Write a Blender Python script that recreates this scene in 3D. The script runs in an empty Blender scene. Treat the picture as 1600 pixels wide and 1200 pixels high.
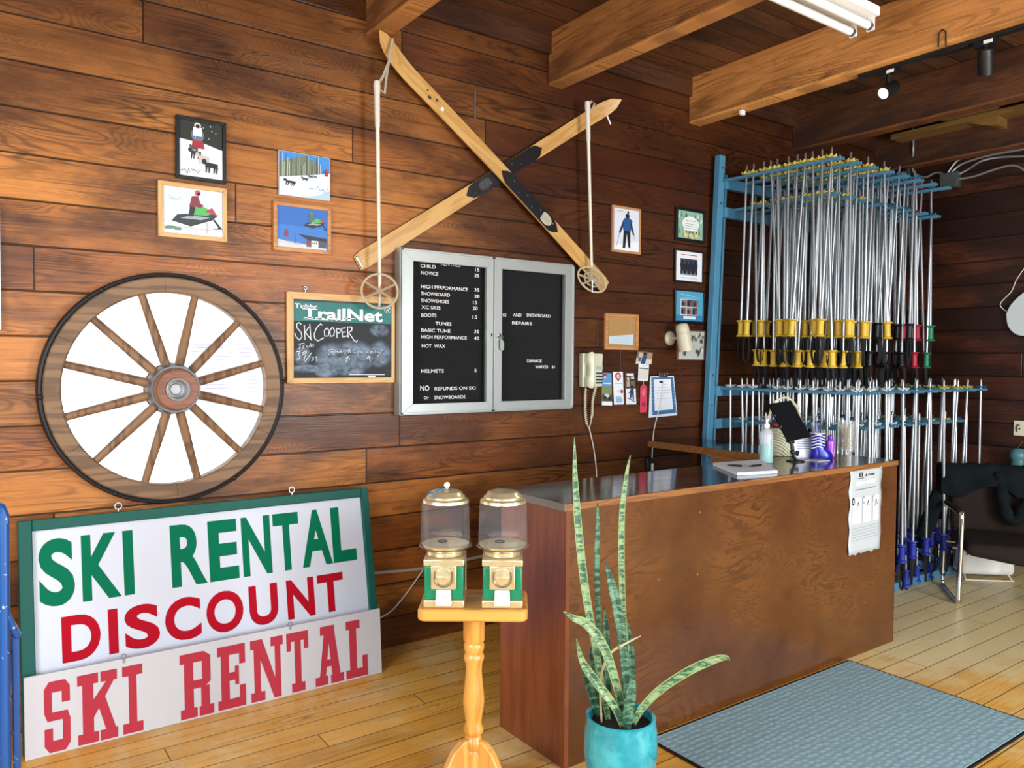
import bpy, bmesh, math, random
from mathutils import Vector, Matrix
random.seed(7)
R = math.radians
SC = bpy.context.scene
COL = SC.collection

# ------------------------------------------------------------------ camera
YAW, PITCH, ROLL, FPX, CH = 0.62352, -0.030627, 0.0073077, 1214.2, 1.6
_f = Vector((math.sin(YAW) * math.cos(PITCH), math.cos(YAW) * math.cos(PITCH), math.sin(PITCH)))
_r = Vector((math.cos(YAW), -math.sin(YAW), 0))
_u = _r.cross(_f)
CR = _r * math.cos(ROLL) + _u * math.sin(ROLL)
CU = -_r * math.sin(ROLL) + _u * math.cos(ROLL)
CF = _f
CAM = Vector((0, 0, CH))
cd = bpy.data.cameras.new('camera'); cam = bpy.data.objects.new('camera', cd); COL.objects.link(cam)
cam.matrix_world = Matrix(((CR.x, CU.x, -CF.x, 0), (CR.y, CU.y, -CF.y, 0), (CR.z, CU.z, -CF.z, CH), (0, 0, 0, 1)))
cd.sensor_width = 36; cd.sensor_fit = 'HORIZONTAL'; cd.lens = FPX / 1600 * 36
cd.clip_start = 0.05
SC.camera = cam
SC.view_settings.view_transform = 'Standard'
SC.view_settings.look = 'None'
SC.view_settings.gamma = 1
SC.view_settings.use_curve_mapping = False
SC.view_settings.exposure = 0.0

# ------------------------------------------------------------------ daylight
w = bpy.data.worlds.new('sky'); SC.world = w; w.use_nodes = True
w.node_tree.nodes['Background'].inputs[0].default_value = (0.86, 0.93, 1.0, 1)
w.node_tree.nodes['Background'].inputs[1].default_value = 3.2

def area(name, loc, target, sx, sy, power, color):
    d = bpy.data.lights.new(name, 'AREA'); d.shape = 'RECTANGLE'; d.size = sx; d.size_y = sy
    d.energy = power; d.color = color
    o = bpy.data.objects.new(name, d); COL.objects.link(o); o.location = loc
    o.rotation_euler = (Vector(target) - Vector(loc)).to_track_quat('-Z', 'Y').to_euler()
    return o
# daylight coming in at the shop's front windows and the side window
area('front_window_daylight', (0.7, -2.05, 1.85), (1.6, 3.6, 0.7), 3.0, 1.9, 92, (0.93, 0.97, 1.0))
area('door_daylight', (3.6, -2.05, 1.5), (4.2, 2.2, 0.4), 1.6, 2.5, 215, (0.93, 0.97, 1.0))
area('side_window_daylight', (-1.55, 1.1, 1.8), (2.6, 2.2, 2.2), 2.0, 1.6, 105, (0.96, 0.98, 1.0))

# ------------------------------------------------------------------ pixel rays onto real planes
def ray(px, py): return CF * FPX + CR * (px - 800) - CU * (py - 600)
def hit(px, py, ax, v):
    d = ray(px, py); return CAM + d * ((v - CAM[ax]) / d[ax])
def fw(px, py, dist): return CAM + ray(px, py) * (dist / FPX)
def hitp(px, py, o, n):
    d = ray(px, py); return CAM + d * ((o - CAM).dot(n) / d.dot(n))
WY = 3.855                                   # face of the back wall
def W(px, py, y=WY):
    p = hit(px, py, 1, y); return p.x, p.z

# ------------------------------------------------------------------ mesh builder
class MB:
    def __init__(s): s.v = []; s.f = []; s.m = []; s.mats = []
    def mi(s, mat):
        if mat not in s.mats: s.mats.append(mat)
        return s.mats.index(mat)
    def add(s, vs, fs, mat):
        k = len(s.v); s.v += [tuple(v) for v in vs]; i = s.mi(mat)
        for f in fs: s.f.append([k + a for a in f]); s.m.append(i)
        return s
    def poly(s, pts, mat): return s.add(pts, [list(range(len(pts)))], mat)
    def box(s, a, b, mat):
        x0, x1 = sorted((a[0], b[0])); y0, y1 = sorted((a[1], b[1])); z0, z1 = sorted((a[2], b[2]))
        return s.hexa([(x0, y0, z0), (x1, y0, z0), (x1, y1, z0), (x0, y1, z0), (x0, y0, z1), (x1, y0, z1), (x1, y1, z1), (x0, y1, z1)], mat)
    def hexa(s, v, mat):
        return s.add(v, [(0, 3, 2, 1), (4, 5, 6, 7), (0, 1, 5, 4), (1, 2, 6, 5), (2, 3, 7, 6), (3, 0, 4, 7)], mat)
    def bar(s, p, q, wx, wy, mat, side=None):          # square bar from p to q
        p = Vector(p); q = Vector(q); t = (q - p).normalized()
        a = Vector(side) if side else (Vector((1, 0, 0)) if abs(t.x) < .9 else Vector((0, 1, 0)))
        a = (a - t * a.dot(t)).normalized(); b = t.cross(a)
        a = a * wx / 2; b = b * wy / 2
        return s.hexa([p - a - b, p + a - b, p + a + b, p - a + b, q - a - b, q + a - b, q + a + b, q - a + b], mat)
    def tube(s, pts, r, mat, n=8, closed=False, cap=True, flat=1.0):
        P = [Vector(p) for p in pts]; m = len(P)
        rs = r if isinstance(r, (list, tuple)) else [r] * m
        a = None; rings = []
        for i in range(m):
            if closed: t = P[(i + 1) % m] - P[i - 1]
            else: t = P[min(i + 1, m - 1)] - P[max(i - 1, 0)]
            t = t.normalized() if t.length > 1e-9 else Vector((0, 0, 1))
            if a is None: a = Vector((0, 0, 1)) if abs(t.z) < .9 else Vector((1, 0, 0))
            a = a - t * a.dot(t)
            a = a.normalized() if a.length > 1e-6 else t.orthogonal().normalized()
            b = t.cross(a)
            rings.append([P[i] + a * (rs[i] * math.cos(2 * math.pi * k / n)) + b * (rs[i] * flat * math.sin(2 * math.pi * k / n)) for k in range(n)])
        vs = [v for ring in rings for v in ring]; fs = []
        for i in range(m if closed else m - 1):
            j = (i + 1) % m
            for k in range(n): fs.append((i * n + k, i * n + (k + 1) % n, j * n + (k + 1) % n, j * n + k))
        if cap and not closed:
            fs.append(list(range(n))[::-1]); fs.append([(m - 1) * n + k for k in range(n)])
        return s.add(vs, fs, mat)
    def lathe(s, prof, mat, n=24, o=(0, 0, 0), axis=(0, 0, 1), a0=0, cap=True):
        ax = Vector(axis).normalized(); a = ax.orthogonal().normalized() if abs(ax.z) < .99 else Vector((1, 0, 0)); b = ax.cross(a); o = Vector(o)
        vs = []; fs = []; m = len(prof)
        for (r, z) in prof:
            for k in range(n):
                t = 2 * math.pi * k / n + a0
                vs.append(o + ax * z + a * (r * math.cos(t)) + b * (r * math.sin(t)))
        for i in range(m - 1):
            for k in range(n): fs.append((i * n + k, i * n + (k + 1) % n, (i + 1) * n + (k + 1) % n, (i + 1) * n + k))
        if cap and prof[0] != prof[-1] and prof[0][0] > 1e-6: fs.append(list(range(n))[::-1])
        if cap and prof[0] != prof[-1] and prof[-1][0] > 1e-6: fs.append([(m - 1) * n + k for k in range(n)])
        return s.add(vs, fs, mat)
    def ball(s, c, r, mat, n=12, sc=(1, 1, 1)):
        vs = []; fs = []; m = n // 2
        for i in range(m + 1):
            t = math.pi * i / m
            for k in range(n):
                p = 2 * math.pi * k / n
                vs.append((c[0] + r * sc[0] * math.sin(t) * math.cos(p), c[1] + r * sc[1] * math.sin(t) * math.sin(p), c[2] + r * sc[2] * math.cos(t)))
        for i in range(m):
            for k in range(n): fs.append((i * n + k, (i + 1) * n + k, (i + 1) * n + (k + 1) % n, i * n + (k + 1) % n))
        return s.add(vs, fs, mat)
    def prism(s, pts, y0, y1, mat):                     # (x,z) outline, from y0 (front) to y1 (back)
        n = len(pts)
        vs = [(x, y0, z) for x, z in pts] + [(x, y1, z) for x, z in pts]
        fs = [list(range(n)), list(range(2 * n - 1, n - 1, -1))] + [(i, n + i, n + (i + 1) % n, (i + 1) % n) for i in range(n)]
        return s.add(vs, fs, mat)
    def flat(s, pts, y, mat): return s.poly([(x, y, z) for x, z in pts], mat)
    def rect(s, x0, z0, x1, z1, y, mat): return s.flat([(x0, z0), (x1, z0), (x1, z1), (x0, z1)], y, mat)
    def disc(s, cx, cz, rx, rz, y, mat, n=16, rot=0):
        c, t = math.cos(rot), math.sin(rot); q = []
        for k in range(n):
            a = 2 * math.pi * k / n; x, z = rx * math.cos(a), rz * math.sin(a)
            q.append((cx + x * c - z * t, cz + x * t + z * c))
        return s.flat(q, y, mat)
    def line(s, pts, wd, y, mat):                        # flat painted stroke
        for (x0, z0), (x1, z1) in zip(pts, pts[1:]):
            l = math.hypot(x1 - x0, z1 - z0) or 1e-6; nx, nz = -(z1 - z0) / l * wd / 2, (x1 - x0) / l * wd / 2
            ex, ez = (x1 - x0) / l * wd * .3, (z1 - z0) / l * wd * .3
            s.flat([(x0 - ex - nx, z0 - ez - nz), (x1 + ex - nx, z1 + ez - nz), (x1 + ex + nx, z1 + ez + nz), (x0 - ex + nx, z0 - ez + nz)], y, mat)
        return s
    def text(s, t, x0, z0, x1, z1, y, mat, bold=0.0, keep=False):   # lettering fitted in a box of the x-z plane
        vs, fs = glyphs(t, bold)
        ax, bx = min(v[0] for v in vs), max(v[0] for v in vs); az, bz = min(v[1] for v in vs), max(v[1] for v in vs)
        kx, kz = (x1 - x0) / max(bx - ax, 1e-6), (z1 - z0) / max(bz - az, 1e-6)
        if keep: kx = kz
        return s.add([(x0 + (v[0] - ax) * kx, y, z0 + (v[1] - az) * kz) for v in vs], fs, mat)
    def xf(s, M):
        s.v = [tuple(M @ Vector(v)) for v in s.v]; return s
    def build(s, name, parent=None, bevel=0, smooth=40, seg=2, label=None):
        me = bpy.data.meshes.new(name); me.from_pydata(s.v, [], s.f)
        for m in s.mats: me.materials.append(m)
        me.polygons.foreach_set('material_index', s.m)
        bm = bmesh.new(); bm.from_mesh(me); bmesh.ops.recalc_face_normals(bm, faces=bm.faces[:]) if len(s.f) > 1 else None
        bm.to_mesh(me); bm.free()
        if smooth:
            me.polygons.foreach_set('use_smooth', [True] * len(me.polygons)); me.set_sharp_from_angle(angle=R(smooth))
        me.update()
        o = bpy.data.objects.new(name, me); COL.objects.link(o)
        if parent: o.parent = parent
        if label: o['label'] = label
        if bevel:
            b = o.modifiers.new('bevel', 'BEVEL'); b.width = bevel; b.segments = seg; b.limit_method = 'ANGLE'; b.angle_limit = R(35)
        return o
_gl = {}
def glyphs(t, bold):
    if (t, bold) not in _gl:
        c = bpy.data.curves.new('t', 'FONT'); c.body = t; c.offset = bold; c.resolution_u = 6 if len(t) == 1 else 3
        o = bpy.data.objects.new('t', c)
        me = bpy.data.meshes.new_from_object(o)
        _gl[(t, bold)] = ([tuple(v.co) for v in me.vertices], [list(p.vertices) for p in me.polygons])
        bpy.data.objects.remove(o); bpy.data.curves.remove(c); bpy.data.meshes.remove(me)
    return _gl[(t, bold)]

def tag(o, label=None, cat=None, group=None, kind=None):
    if label: o['label'] = label
    if cat: o['category'] = cat
    if group: o['group'] = group
    if kind: o['kind'] = kind
    return o
def thing(name, label, cat, loc=(0, 0, 0), rot=(0, 0, 0), group=None):
    o = bpy.data.objects.new(name, None); COL.objects.link(o); o.empty_display_size = .1
    o.location = loc; o.rotation_euler = rot
    return tag(o, label, cat, group)
def place(o, loc=(0, 0, 0), rot=(0, 0, 0)):
    o.location = loc; o.rotation_euler = rot; return o
def struct(o, label): return tag(o, label, 'room', kind='structure')

# ------------------------------------------------------------------ materials
def lin(c): return c / 12.92 if c <= .04045 else ((c + .055) / 1.055) ** 2.4
def hx(h, k=1): return tuple(lin(int(h[i:i + 2], 16) / 255) * k for i in (0, 2, 4)) + (1,)
_mc = {}
def col(h, rough=.55, metal=0, name=None, **kw):
    key = (h, rough, metal, name, tuple(sorted(kw.items())))
    if key in _mc: return _mc[key]
    m = bpy.data.materials.new(name or 'paint_' + h); m.use_nodes = True
    b = m.node_tree.nodes['Principled BSDF']
    b.inputs['Base Color'].default_value = hx(h); b.inputs['Roughness'].default_value = rough; b.inputs['Metallic'].default_value = metal
    for k, v in kw.items(): b.inputs[k.replace('_', ' ')].default_value = v
    # faint procedural mottling, so that no surface is perfectly even
    nt = m.node_tree; n = nt.nodes.new('ShaderNodeTexNoise'); n.inputs['Scale'].default_value = 45; n.inputs['Detail'].default_value = 3
    tc = nt.nodes.new('ShaderNodeTexCoord'); nt.links.new(tc.outputs['Object'], n.inputs['Vector'])
    mr = nt.nodes.new('ShaderNodeMapRange'); mr.inputs['To Min'].default_value = max(0, rough - .07); mr.inputs['To Max'].default_value = min(1, rough + .07)
    nt.links.new(n.outputs['Fac'], mr.inputs['Value']); nt.links.new(mr.outputs['Result'], b.inputs['Roughness'])
    _mc[key] = m; return m

class NT:
    def __init__(s, name):
        s.mat = bpy.data.materials.new(name); s.mat.use_nodes = True; s.t = s.mat.node_tree
        s.b = s.t.nodes['Principled BSDF']
    def n(s, typ, **kw):
        x = s.t.nodes.new('ShaderNode' + typ)
        for k, v in kw.items(): setattr(x, k, v)
        return x
    def put(s, sock, v):
        if v is None: return
        if isinstance(v, bpy.types.NodeSocket): s.t.links.new(v, sock)
        else: sock.default_value = v
    def m(s, op, a, b=None, c=None, clamp=False):
        x = s.n('Math', operation=op); x.use_clamp = clamp
        s.put(x.inputs[0], a); s.put(x.inputs[1], b); s.put(x.inputs[2], c); return x.outputs[0]
    def obj(s):
        x = s.n('SeparateXYZ'); s.t.links.new(s.n('TexCoord').outputs['Object'], x.inputs[0]); return x.outputs
    def vec(s, a, b, c):
        x = s.n('CombineXYZ'); s.put(x.inputs[0], a); s.put(x.inputs[1], b); s.put(x.inputs[2], c); return x.outputs[0]
    def noise(s, v, scale=1, detail=3, rough=.5, dist=0):
        x = s.n('TexNoise'); s.put(x.inputs['Vector'], v); x.inputs['Scale'].default_value = scale; x.inputs['Detail'].default_value = detail
        x.inputs['Roughness'].default_value = rough; x.inputs['Distortion'].default_value = dist; return x.outputs['Fac']
    def white(s, v):
        x = s.n('TexWhiteNoise', noise_dimensions='3D'); s.put(x.inputs['Vector'], v); return x.outputs['Value']
    def mr(s, v, a, b, c=0, d=1, smooth=True):
        x = s.n('MapRange'); x.interpolation_type = 'SMOOTHSTEP' if smooth else 'LINEAR'
        s.put(x.inputs['Value'], v)
        for k, q in zip(('From Min', 'From Max', 'To Min', 'To Max'), (a, b, c, d)): x.inputs[k].default_value = q
        return x.outputs['Result']
    def mix(s, f, a, b):
        x = s.n('Mix', data_type='RGBA'); s.put(x.inputs[0], f); s.put(x.inputs[6], a); s.put(x.inputs[7], b); return x.outputs[2]
    def bump(s, h, strength=.3, dist=.01):
        x = s.n('Bump'); x.inputs['Strength'].default_value = strength; x.inputs['Distance'].default_value = dist
        s.put(x.inputs['Height'], h); s.t.links.new(x.outputs['Normal'], s.b.inputs['Normal'])
    def out(s, color, rough, **kw):
        s.put(s.b.inputs['Base Color'], color); s.put(s.b.inputs['Roughness'], rough)
        for k, v in kw.items(): s.put(s.b.inputs[k.replace('_', ' ')], v)
        return s.mat

def planks(name, along, row, rowh, L, light, mid, dark, rough=.35, off=0., seam=.010, stain=(.47, .68), ring=.55, knot=1., wear=None, seamdark='120805', stainscale=1., age=None, spec=.5):
    """boards with cathedral grain, knots, stains and open seams"""
    N = NT(name); xyz = N.obj(); a, r = xyz[along], xyz[row]
    rr = N.m('ADD', N.m('DIVIDE', r, rowh), 100 + off); rid = N.m('FLOOR', rr); fr = N.m('FRACT', rr)
    rw = N.white(N.vec(rid, 3.1, 0)); aa = N.m('ADD', N.m('DIVIDE', a, L), N.m('MULTIPLY_ADD', rw, 7., 50.)); bid = N.m('FLOOR', aa); fa = N.m('FRACT', aa)
    sd = N.white(N.vec(rid, bid, 1.7)); sd2 = N.white(N.vec(rid, bid, 8.3))
    ga = N.m('MULTIPLY_ADD', sd, 37., a)
    # knots bend the rings around them
    vo = N.n('TexVoronoi'); N.put(vo.inputs['Vector'], N.vec(N.m('MULTIPLY', ga, 1.25), N.m('MULTIPLY', r, 4.2), sd)); vo.inputs['Scale'].default_value = 1
    d = vo.outputs['Distance']; kd = N.mr(d, .0, .42, 1, 0)
    fine = N.noise(N.vec(N.m('MULTIPLY', ga, 4.), N.m('MULTIPLY', r, 170.), sd), 1, 3, .6)
    ns = N.noise(N.vec(N.m('MULTIPLY', ga, .75), N.m('MULTIPLY', r, 7.5), N.m('MULTIPLY', sd, 9.)), 1, 1.6, .4)
    lvl = N.m('MULTIPLY_ADD', kd, .55 * knot, ns)
    sn = N.m('SINE', N.m('MULTIPLY', N.m('MULTIPLY_ADD', fine, .012, lvl), 150.)); rg = N.mr(sn, .0, 1.)
    patch = N.mr(N.noise(N.vec(N.m('MULTIPLY', ga, 1.1), N.m('MULTIPLY', r, 3.0), 2.), 1, 3), .38, .66)
    rg = N.m('MULTIPLY', rg, N.m('MULTIPLY_ADD', patch, .8, .2))
    st = N.noise(N.vec(N.m('MULTIPLY', a, .55 * stainscale), N.m('MULTIPLY', r, 1.5 * stainscale), N.m('MULTIPLY', sd2, .55)), 1.6, 6, .62, .4)
    st2 = N.noise(N.vec(N.m('MULTIPLY', a, 1.7), N.m('MULTIPLY', r, 8.), 4.), 1., 5, .65)
    stf = N.mr(N.m('MULTIPLY_ADD', st2, .3, N.m('MULTIPLY', st, .8)), stain[0], stain[1])
    c = N.mix(N.mr(N.m('MULTIPLY_ADD', fine, .5, N.m('MULTIPLY', sd, .5)), .2, .8), hx(light), hx(mid))
    c = N.mix(N.m('MULTIPLY', rg, ring), c, hx(dark))
    ck_ = N.noise(N.vec(N.m('MULTIPLY', ga, .55), N.m('MULTIPLY', r, 13.), sd), 1, 2, .5); ck_ = N.mr(N.m('ABSOLUTE', N.m('SUBTRACT', ck_, .56)), .0, .014, 1, 0)
    c = N.mix(N.m('MULTIPLY', N.m('MULTIPLY', ck_, patch), .75), c, hx(dark, .6))
    stk = N.noise(N.vec(N.m('MULTIPLY', ga, 1.3), N.m('MULTIPLY', r, 55.), sd), 1, 4, .65)
    c = N.mix(N.m('MULTIPLY', N.mr(stk, .5, .72), .5), c, hx(dark))
    c = N.mix(N.m('MULTIPLY', stf, .82), c, hx(dark))
    c = N.mix(N.m('MULTIPLY', N.mr(d, .035 * knot, .09 * knot, 1, 0), .6), c, hx(mid, .5))
    if wear:
        wf = N.mr(N.m('ADD', N.noise(N.vec(a, r, 7.), 1.1, 6, .7), N.mr(a, 3.6, 4.8, 0, .22)), wear[1], wear[2]); c = N.mix(N.m('MULTIPLY', wf, wear[3]), c, hx(wear[0]))
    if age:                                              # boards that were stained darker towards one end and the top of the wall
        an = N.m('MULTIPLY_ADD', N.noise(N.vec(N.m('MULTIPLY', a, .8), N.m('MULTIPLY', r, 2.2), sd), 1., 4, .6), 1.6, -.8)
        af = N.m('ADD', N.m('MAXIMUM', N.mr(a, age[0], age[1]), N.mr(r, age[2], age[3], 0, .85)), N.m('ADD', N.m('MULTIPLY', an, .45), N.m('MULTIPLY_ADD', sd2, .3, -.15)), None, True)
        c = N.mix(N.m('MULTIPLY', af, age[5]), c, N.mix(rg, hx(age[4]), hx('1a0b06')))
    jit = N.noise(N.vec(N.m('MULTIPLY', a, 3.), rid, 0.), 1, 4)
    sw = N.m('MULTIPLY_ADD', jit, 1.1, .25)
    e = N.m('MINIMUM', fr, N.m('SUBTRACT', 1., fr)); e = N.m('DIVIDE', N.m('MULTIPLY', e, rowh), sw)
    e2 = N.m('MULTIPLY', N.m('MINIMUM', fa, N.m('SUBTRACT', 1., fa)), L * 1.4)
    sm = N.mr(N.m('MINIMUM', e, e2), seam * .25, seam, 1, 0)
    c = N.mix(N.m('MULTIPLY', sm, .92), c, hx(seamdark))
    h = N.m('SUBTRACT', N.m('MULTIPLY_ADD', fine, .18, N.m('MULTIPLY', rg, -.12)), sm)
    N.bump(h, .5, .006)
    rv = N.m('MULTIPLY_ADD', fine, .25, rough - .1)
    return N.out(c, rv, Specular_IOR_Level=spec)

def wood(name, light, dark, axis=0, scale=1., rough=.4, ring=.6, freq=38., stretch=8., coat=0.):
    N = NT(name); x = N.obj(); s = [stretch] * 3; s[axis] = .8
    v = N.vec(*[N.m('MULTIPLY', x[i], s[i] * scale) for i in range(3)])
    n = N.noise(v, 1, 2.5, .5, .3); rg = N.mr(N.m('SINE', N.m('MULTIPLY', n, freq)), -.2, 1.)
    f = N.noise(N.vec(*[N.m('MULTIPLY', x[i], (120. if i != axis else 4.) * scale) for i in range(3)]), 1, 3)
    c = N.mix(N.m('MULTIPLY_ADD', f, .35, N.m('MULTIPLY', rg, ring)), hx(light), hx(dark))
    N.bump(f, .15, .003)
    return N.out(c, N.m('MULTIPLY_ADD', f, .15, rough), Coat_Weight=coat, Coat_Roughness=.12)

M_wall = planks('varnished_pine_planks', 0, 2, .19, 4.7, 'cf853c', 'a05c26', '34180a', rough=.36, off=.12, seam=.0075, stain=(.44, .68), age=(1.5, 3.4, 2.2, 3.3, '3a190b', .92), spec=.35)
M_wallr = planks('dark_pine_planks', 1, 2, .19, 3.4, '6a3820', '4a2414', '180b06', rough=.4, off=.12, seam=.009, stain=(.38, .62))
M_ceil = planks('ceiling_boards', 0, 1, .16, 4.2, '7a4d2b', '5a351c', '22120a', rough=.55, seam=.008, stain=(.4, .7))
M_floor = planks('worn_pine_floor', 0, 1, .125, 3.6, 'ecb24e', 'd89c3a', '82582a', rough=.38, seam=.0045, stain=(.56, .85), ring=.3, knot=.6, wear=('e9dcaa', .5, .74, .72), seamdark='4a2f14')
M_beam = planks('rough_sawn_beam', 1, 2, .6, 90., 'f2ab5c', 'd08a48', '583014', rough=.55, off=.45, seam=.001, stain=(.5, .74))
M_oak = wood('aged_oak', '8c6a4a', '55402c', 0, 1.2, .5, .6)
M_oaku = wood('spoke_oak', '8d6a4a', '5a3d28', 2, 1.2, .5, .6)
M_hick = wood('hickory_ski', 'd0a463', 'b48443', 0, 1.6, .3, .5, 30.)
M_lightwood = wood('light_pine_frame', 'd9b074', 'c2935a', 0, 2., .45, .5)
M_lightwoodz = wood('light_pine_frame_upright', 'd9b074', 'c2935a', 2, 2., .45, .5)
M_orangewood = wood('orange_frame_wood', 'c98e54', 'a8683a', 0, 2., .4, .5)
M_honey = wood('honey_pine', 'dca24e', 'b97a2c', 2, 1.6, .28, .6, 30., coat=.3)
M_honeyx = wood('honey_pine_tray', 'dca24e', 'b97a2c', 0, 1.6, .28, .6, 30., coat=.3)
M_edge = wood('counter_edge_wood', '94612f', '6b3f1c', 0, 2., .4, .5)
M_ply2 = wood('raw_plywood', 'b07c48', '8a5a2e', 1, 1.2, .45, .6)

def plywood():
    N = NT('stained_plywood'); x = N.obj()
    v = N.vec(N.m('MULTIPLY', x[0], 1.3), 0., N.m('MULTIPLY', x[2], 4.2))
    n = N.noise(v, 1.5, 5, .55, .7); rg = N.mr(N.m('SINE', N.m('MULTIPLY', n, 85.)), -.1, 1.)
    big = N.noise(N.vec(N.m('MULTIPLY', x[0], .9), 1., x[2]), 2.2, 5, .6)
    f = N.noise(N.vec(N.m('MULTIPLY', x[0], 9.), 0., N.m('MULTIPLY', x[2], 160.)), 1, 3)
    c = N.mix(N.mr(big, .3, .7), hx('522b12'), hx('74451b'))
    c = N.mix(N.m('MULTIPLY', rg, N.m('MULTIPLY_ADD', N.mr(big, .45, .65), .55, .12)), c, hx('3a1c0b'))
    c = N.mix(N.m('MULTIPLY', f, .3), c, hx('341a0b'))
    sc = N.n('TexVoronoi'); N.put(sc.inputs['Vector'], N.vec(N.m('MULTIPLY', x[0], 9.), 0., N.m('MULTIPLY', x[2], 7.))); sc.inputs['Scale'].default_value = 1
    c = N.mix(N.mr(sc.outputs['Distance'], .02, .045, .7, 0), c, hx('c08d56'))
    return N.out(c, N.m('MULTIPLY_ADD', big, .2, .2), Coat_Weight=.35, Coat_Roughness=.2)
M_ply = plywood()
def sidepanel():
    N = NT('red_brown_panel'); x = N.obj()
    n = N.noise(N.vec(0., N.m('MULTIPLY', x[1], 9.), N.m('MULTIPLY', x[2], 1.2)), 2., 4, .5, .2); f = N.noise(N.vec(0., N.m('MULTIPLY', x[1], 150.), N.m('MULTIPLY', x[2], 5.)), 1, 3)
    c = N.mix(N.mr(N.m('MULTIPLY_ADD', f, .4, N.m('MULTIPLY', n, .6)), .3, .7), hx('8a4a2a'), hx('6a3219'))
    return N.out(c, .3, Coat_Weight=.3, Coat_Roughness=.2)
M_side = sidepanel()
def laminate():
    N = NT('dark_laminate'); x = N.obj()
    n = N.noise(N.vec(N.m('MULTIPLY', x[0], 1.3), N.m('MULTIPLY', x[1], 7.), 0.), 2., 5, .6, .8)
    c = N.mix(N.mr(n, .35, .65), hx('2c211c'), hx('4c3a31'))
    return N.out(c, N.m('MULTIPLY_ADD', n, .12, .06))
M_lam = laminate()

M_blue = col('4d88a6', .45, name='rack_blue_paint'); M_alu = col('b6bbbe', .34, .85, name='aluminium_shaft')
M_frame = col('b4b8b4', .38, .55, name='satin_aluminium'); M_black = col('0d0d0f', .5, name='black'); M_soft = col('14151a', .85, name='black_webbing')
M_white = col('eceae4', .5, name='white_paint'); M_wht = col('f2f2ee', .6, name='white_letters'); M_chrome = col('d8d8d6', .12, 1., name='chrome')
M_brass = col('ece0b8', .3, .8, name='brass'); M_beige = col('cdc5a8', .4, name='beige_plastic'); M_iron = col('2b2c30', .5, .6, name='dark_iron')
M_cream = col('dcdcc0', .35, name='ivory_plastic'); M_steel = col('9a9c9c', .3, .9, name='steel'); M_paper = col('e8ebee', .7, name='paper')

def glass(name, tint='ffffff', rough=.0, ior=1.45):
    N = NT(name); N.b.inputs['Transmission Weight'].default_value = 1
    return N.out(hx(tint), rough, IOR=ior)
def pane(name, refl=.06, haze=.0):
    """thin clear sheet: mostly see-through, a little mirror"""
    N = NT(name); t = N.t; o = t.nodes['Material Output']
    tr = N.n('BsdfTransparent'); gl = N.n('BsdfGlossy'); gl.inputs['Roughness'].default_value = .02
    fz = N.n('LayerWeight'); fz.inputs['Blend'].default_value = .5
    mx = N.n('MixShader'); t.links.new(N.m('MULTIPLY_ADD', N.m('POWER', fz.outputs['Facing'], 4.), .6, refl, clamp=True), mx.inputs[0])
    t.links.new(tr.outputs[0], mx.inputs[1]); t.links.new(gl.outputs[0], mx.inputs[2])
    last = mx.outputs[0]
    if haze:
        df = N.n('BsdfDiffuse'); df.inputs[0].default_value = (.8, .85, .95, 1); m2 = N.n('MixShader'); m2.inputs[0].default_value = haze
        t.links.new(last, m2.inputs[1]); t.links.new(df.outputs[0], m2.inputs[2]); last = m2.outputs[0]
    t.links.new(last, o.inputs['Surface']); return N.mat
M_pane = pane('clear_pane', .01); M_globe = pane('clear_plastic', .03, .035); M_winpane = pane('window_glass', .02)

# ================================================================== THE SETTING
XR, XL, YF, ZC = 6.92, -1.9, -2.3, 3.64
WCX, WCZ, WHR = 0.808, 1.459, 0.47        # round window behind the wheel
def wall_back():
    b = MB(); t = .16; N = 96; S = .62
    for (y, sgn) in ((WY, 1), (WY + t, -1)):
        for (x0, z0, x1, z1) in ((XL - .16, 0, WCX - S, ZC), (WCX + S, 0, XR + .16, ZC), (WCX - S, 0, WCX + S, WCZ - S), (WCX - S, WCZ + S, WCX + S, ZC)):
            b.rect(x0, z0, x1, z1, y, M_wall)
        ci = [(WCX + WHR * math.cos(2 * math.pi * k / N), WCZ + WHR * math.sin(2 * math.pi * k / N)) for k in range(N)]
        sq = []
        for k in range(N):
            c, s = math.cos(2 * math.pi * k / N), math.sin(2 * math.pi * k / N); q = S / max(abs(c), abs(s)); sq.append((WCX + q * c, WCZ + q * s))
        for k in range(N):
            j = (k + 1) % N; b.flat([ci[k], sq[k], sq[j], ci[j]], y, M_wall)
    for k in range(N):
        p, q = ci[k], ci[(k + 1) % N]; b.poly([(p[0], WY, p[1]), (q[0], WY, q[1]), (q[0], WY + t, q[1]), (p[0], WY + t, p[1])], M_white)
    return b
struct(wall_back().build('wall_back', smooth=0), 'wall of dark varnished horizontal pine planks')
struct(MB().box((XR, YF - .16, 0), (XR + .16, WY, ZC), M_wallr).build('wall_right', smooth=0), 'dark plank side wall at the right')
def wall_holes(axis, pos, th, lo, hi, holes, mat):       # wall with rectangular openings
    b = MB(); cur = lo
    def bx(a0, a1, z0, z1):
        if a1 - a0 < 1e-4 or z1 - z0 < 1e-4: return
        if axis == 0: b.box((a0, pos, z0), (a1, pos + th, z1), mat)
        else: b.box((pos, a0, z0), (pos + th, a1, z1), mat)
    for a0, a1, z0, z1 in holes:
        bx(cur, a0, 0, ZC); bx(a0, a1, 0, z0); bx(a0, a1, z1, ZC); cur = a1
    bx(cur, hi, 0, ZC); return b
struct(wall_holes(0, YF - .16, .16, XL - .16, XR, [(-.8, 2.2, .7, 2.5), (2.8, 4.4, .05, 2.5)], M_wall).build('wall_front', smooth=0), 'street wall with shop windows behind the viewer')
struct(wall_holes(1, XL - .16, .16, YF, WY, [(0.0, 2.2, .8, 2.6)], M_wallr).build('wall_left', smooth=0), 'plank side wall with a window at the left')
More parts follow.
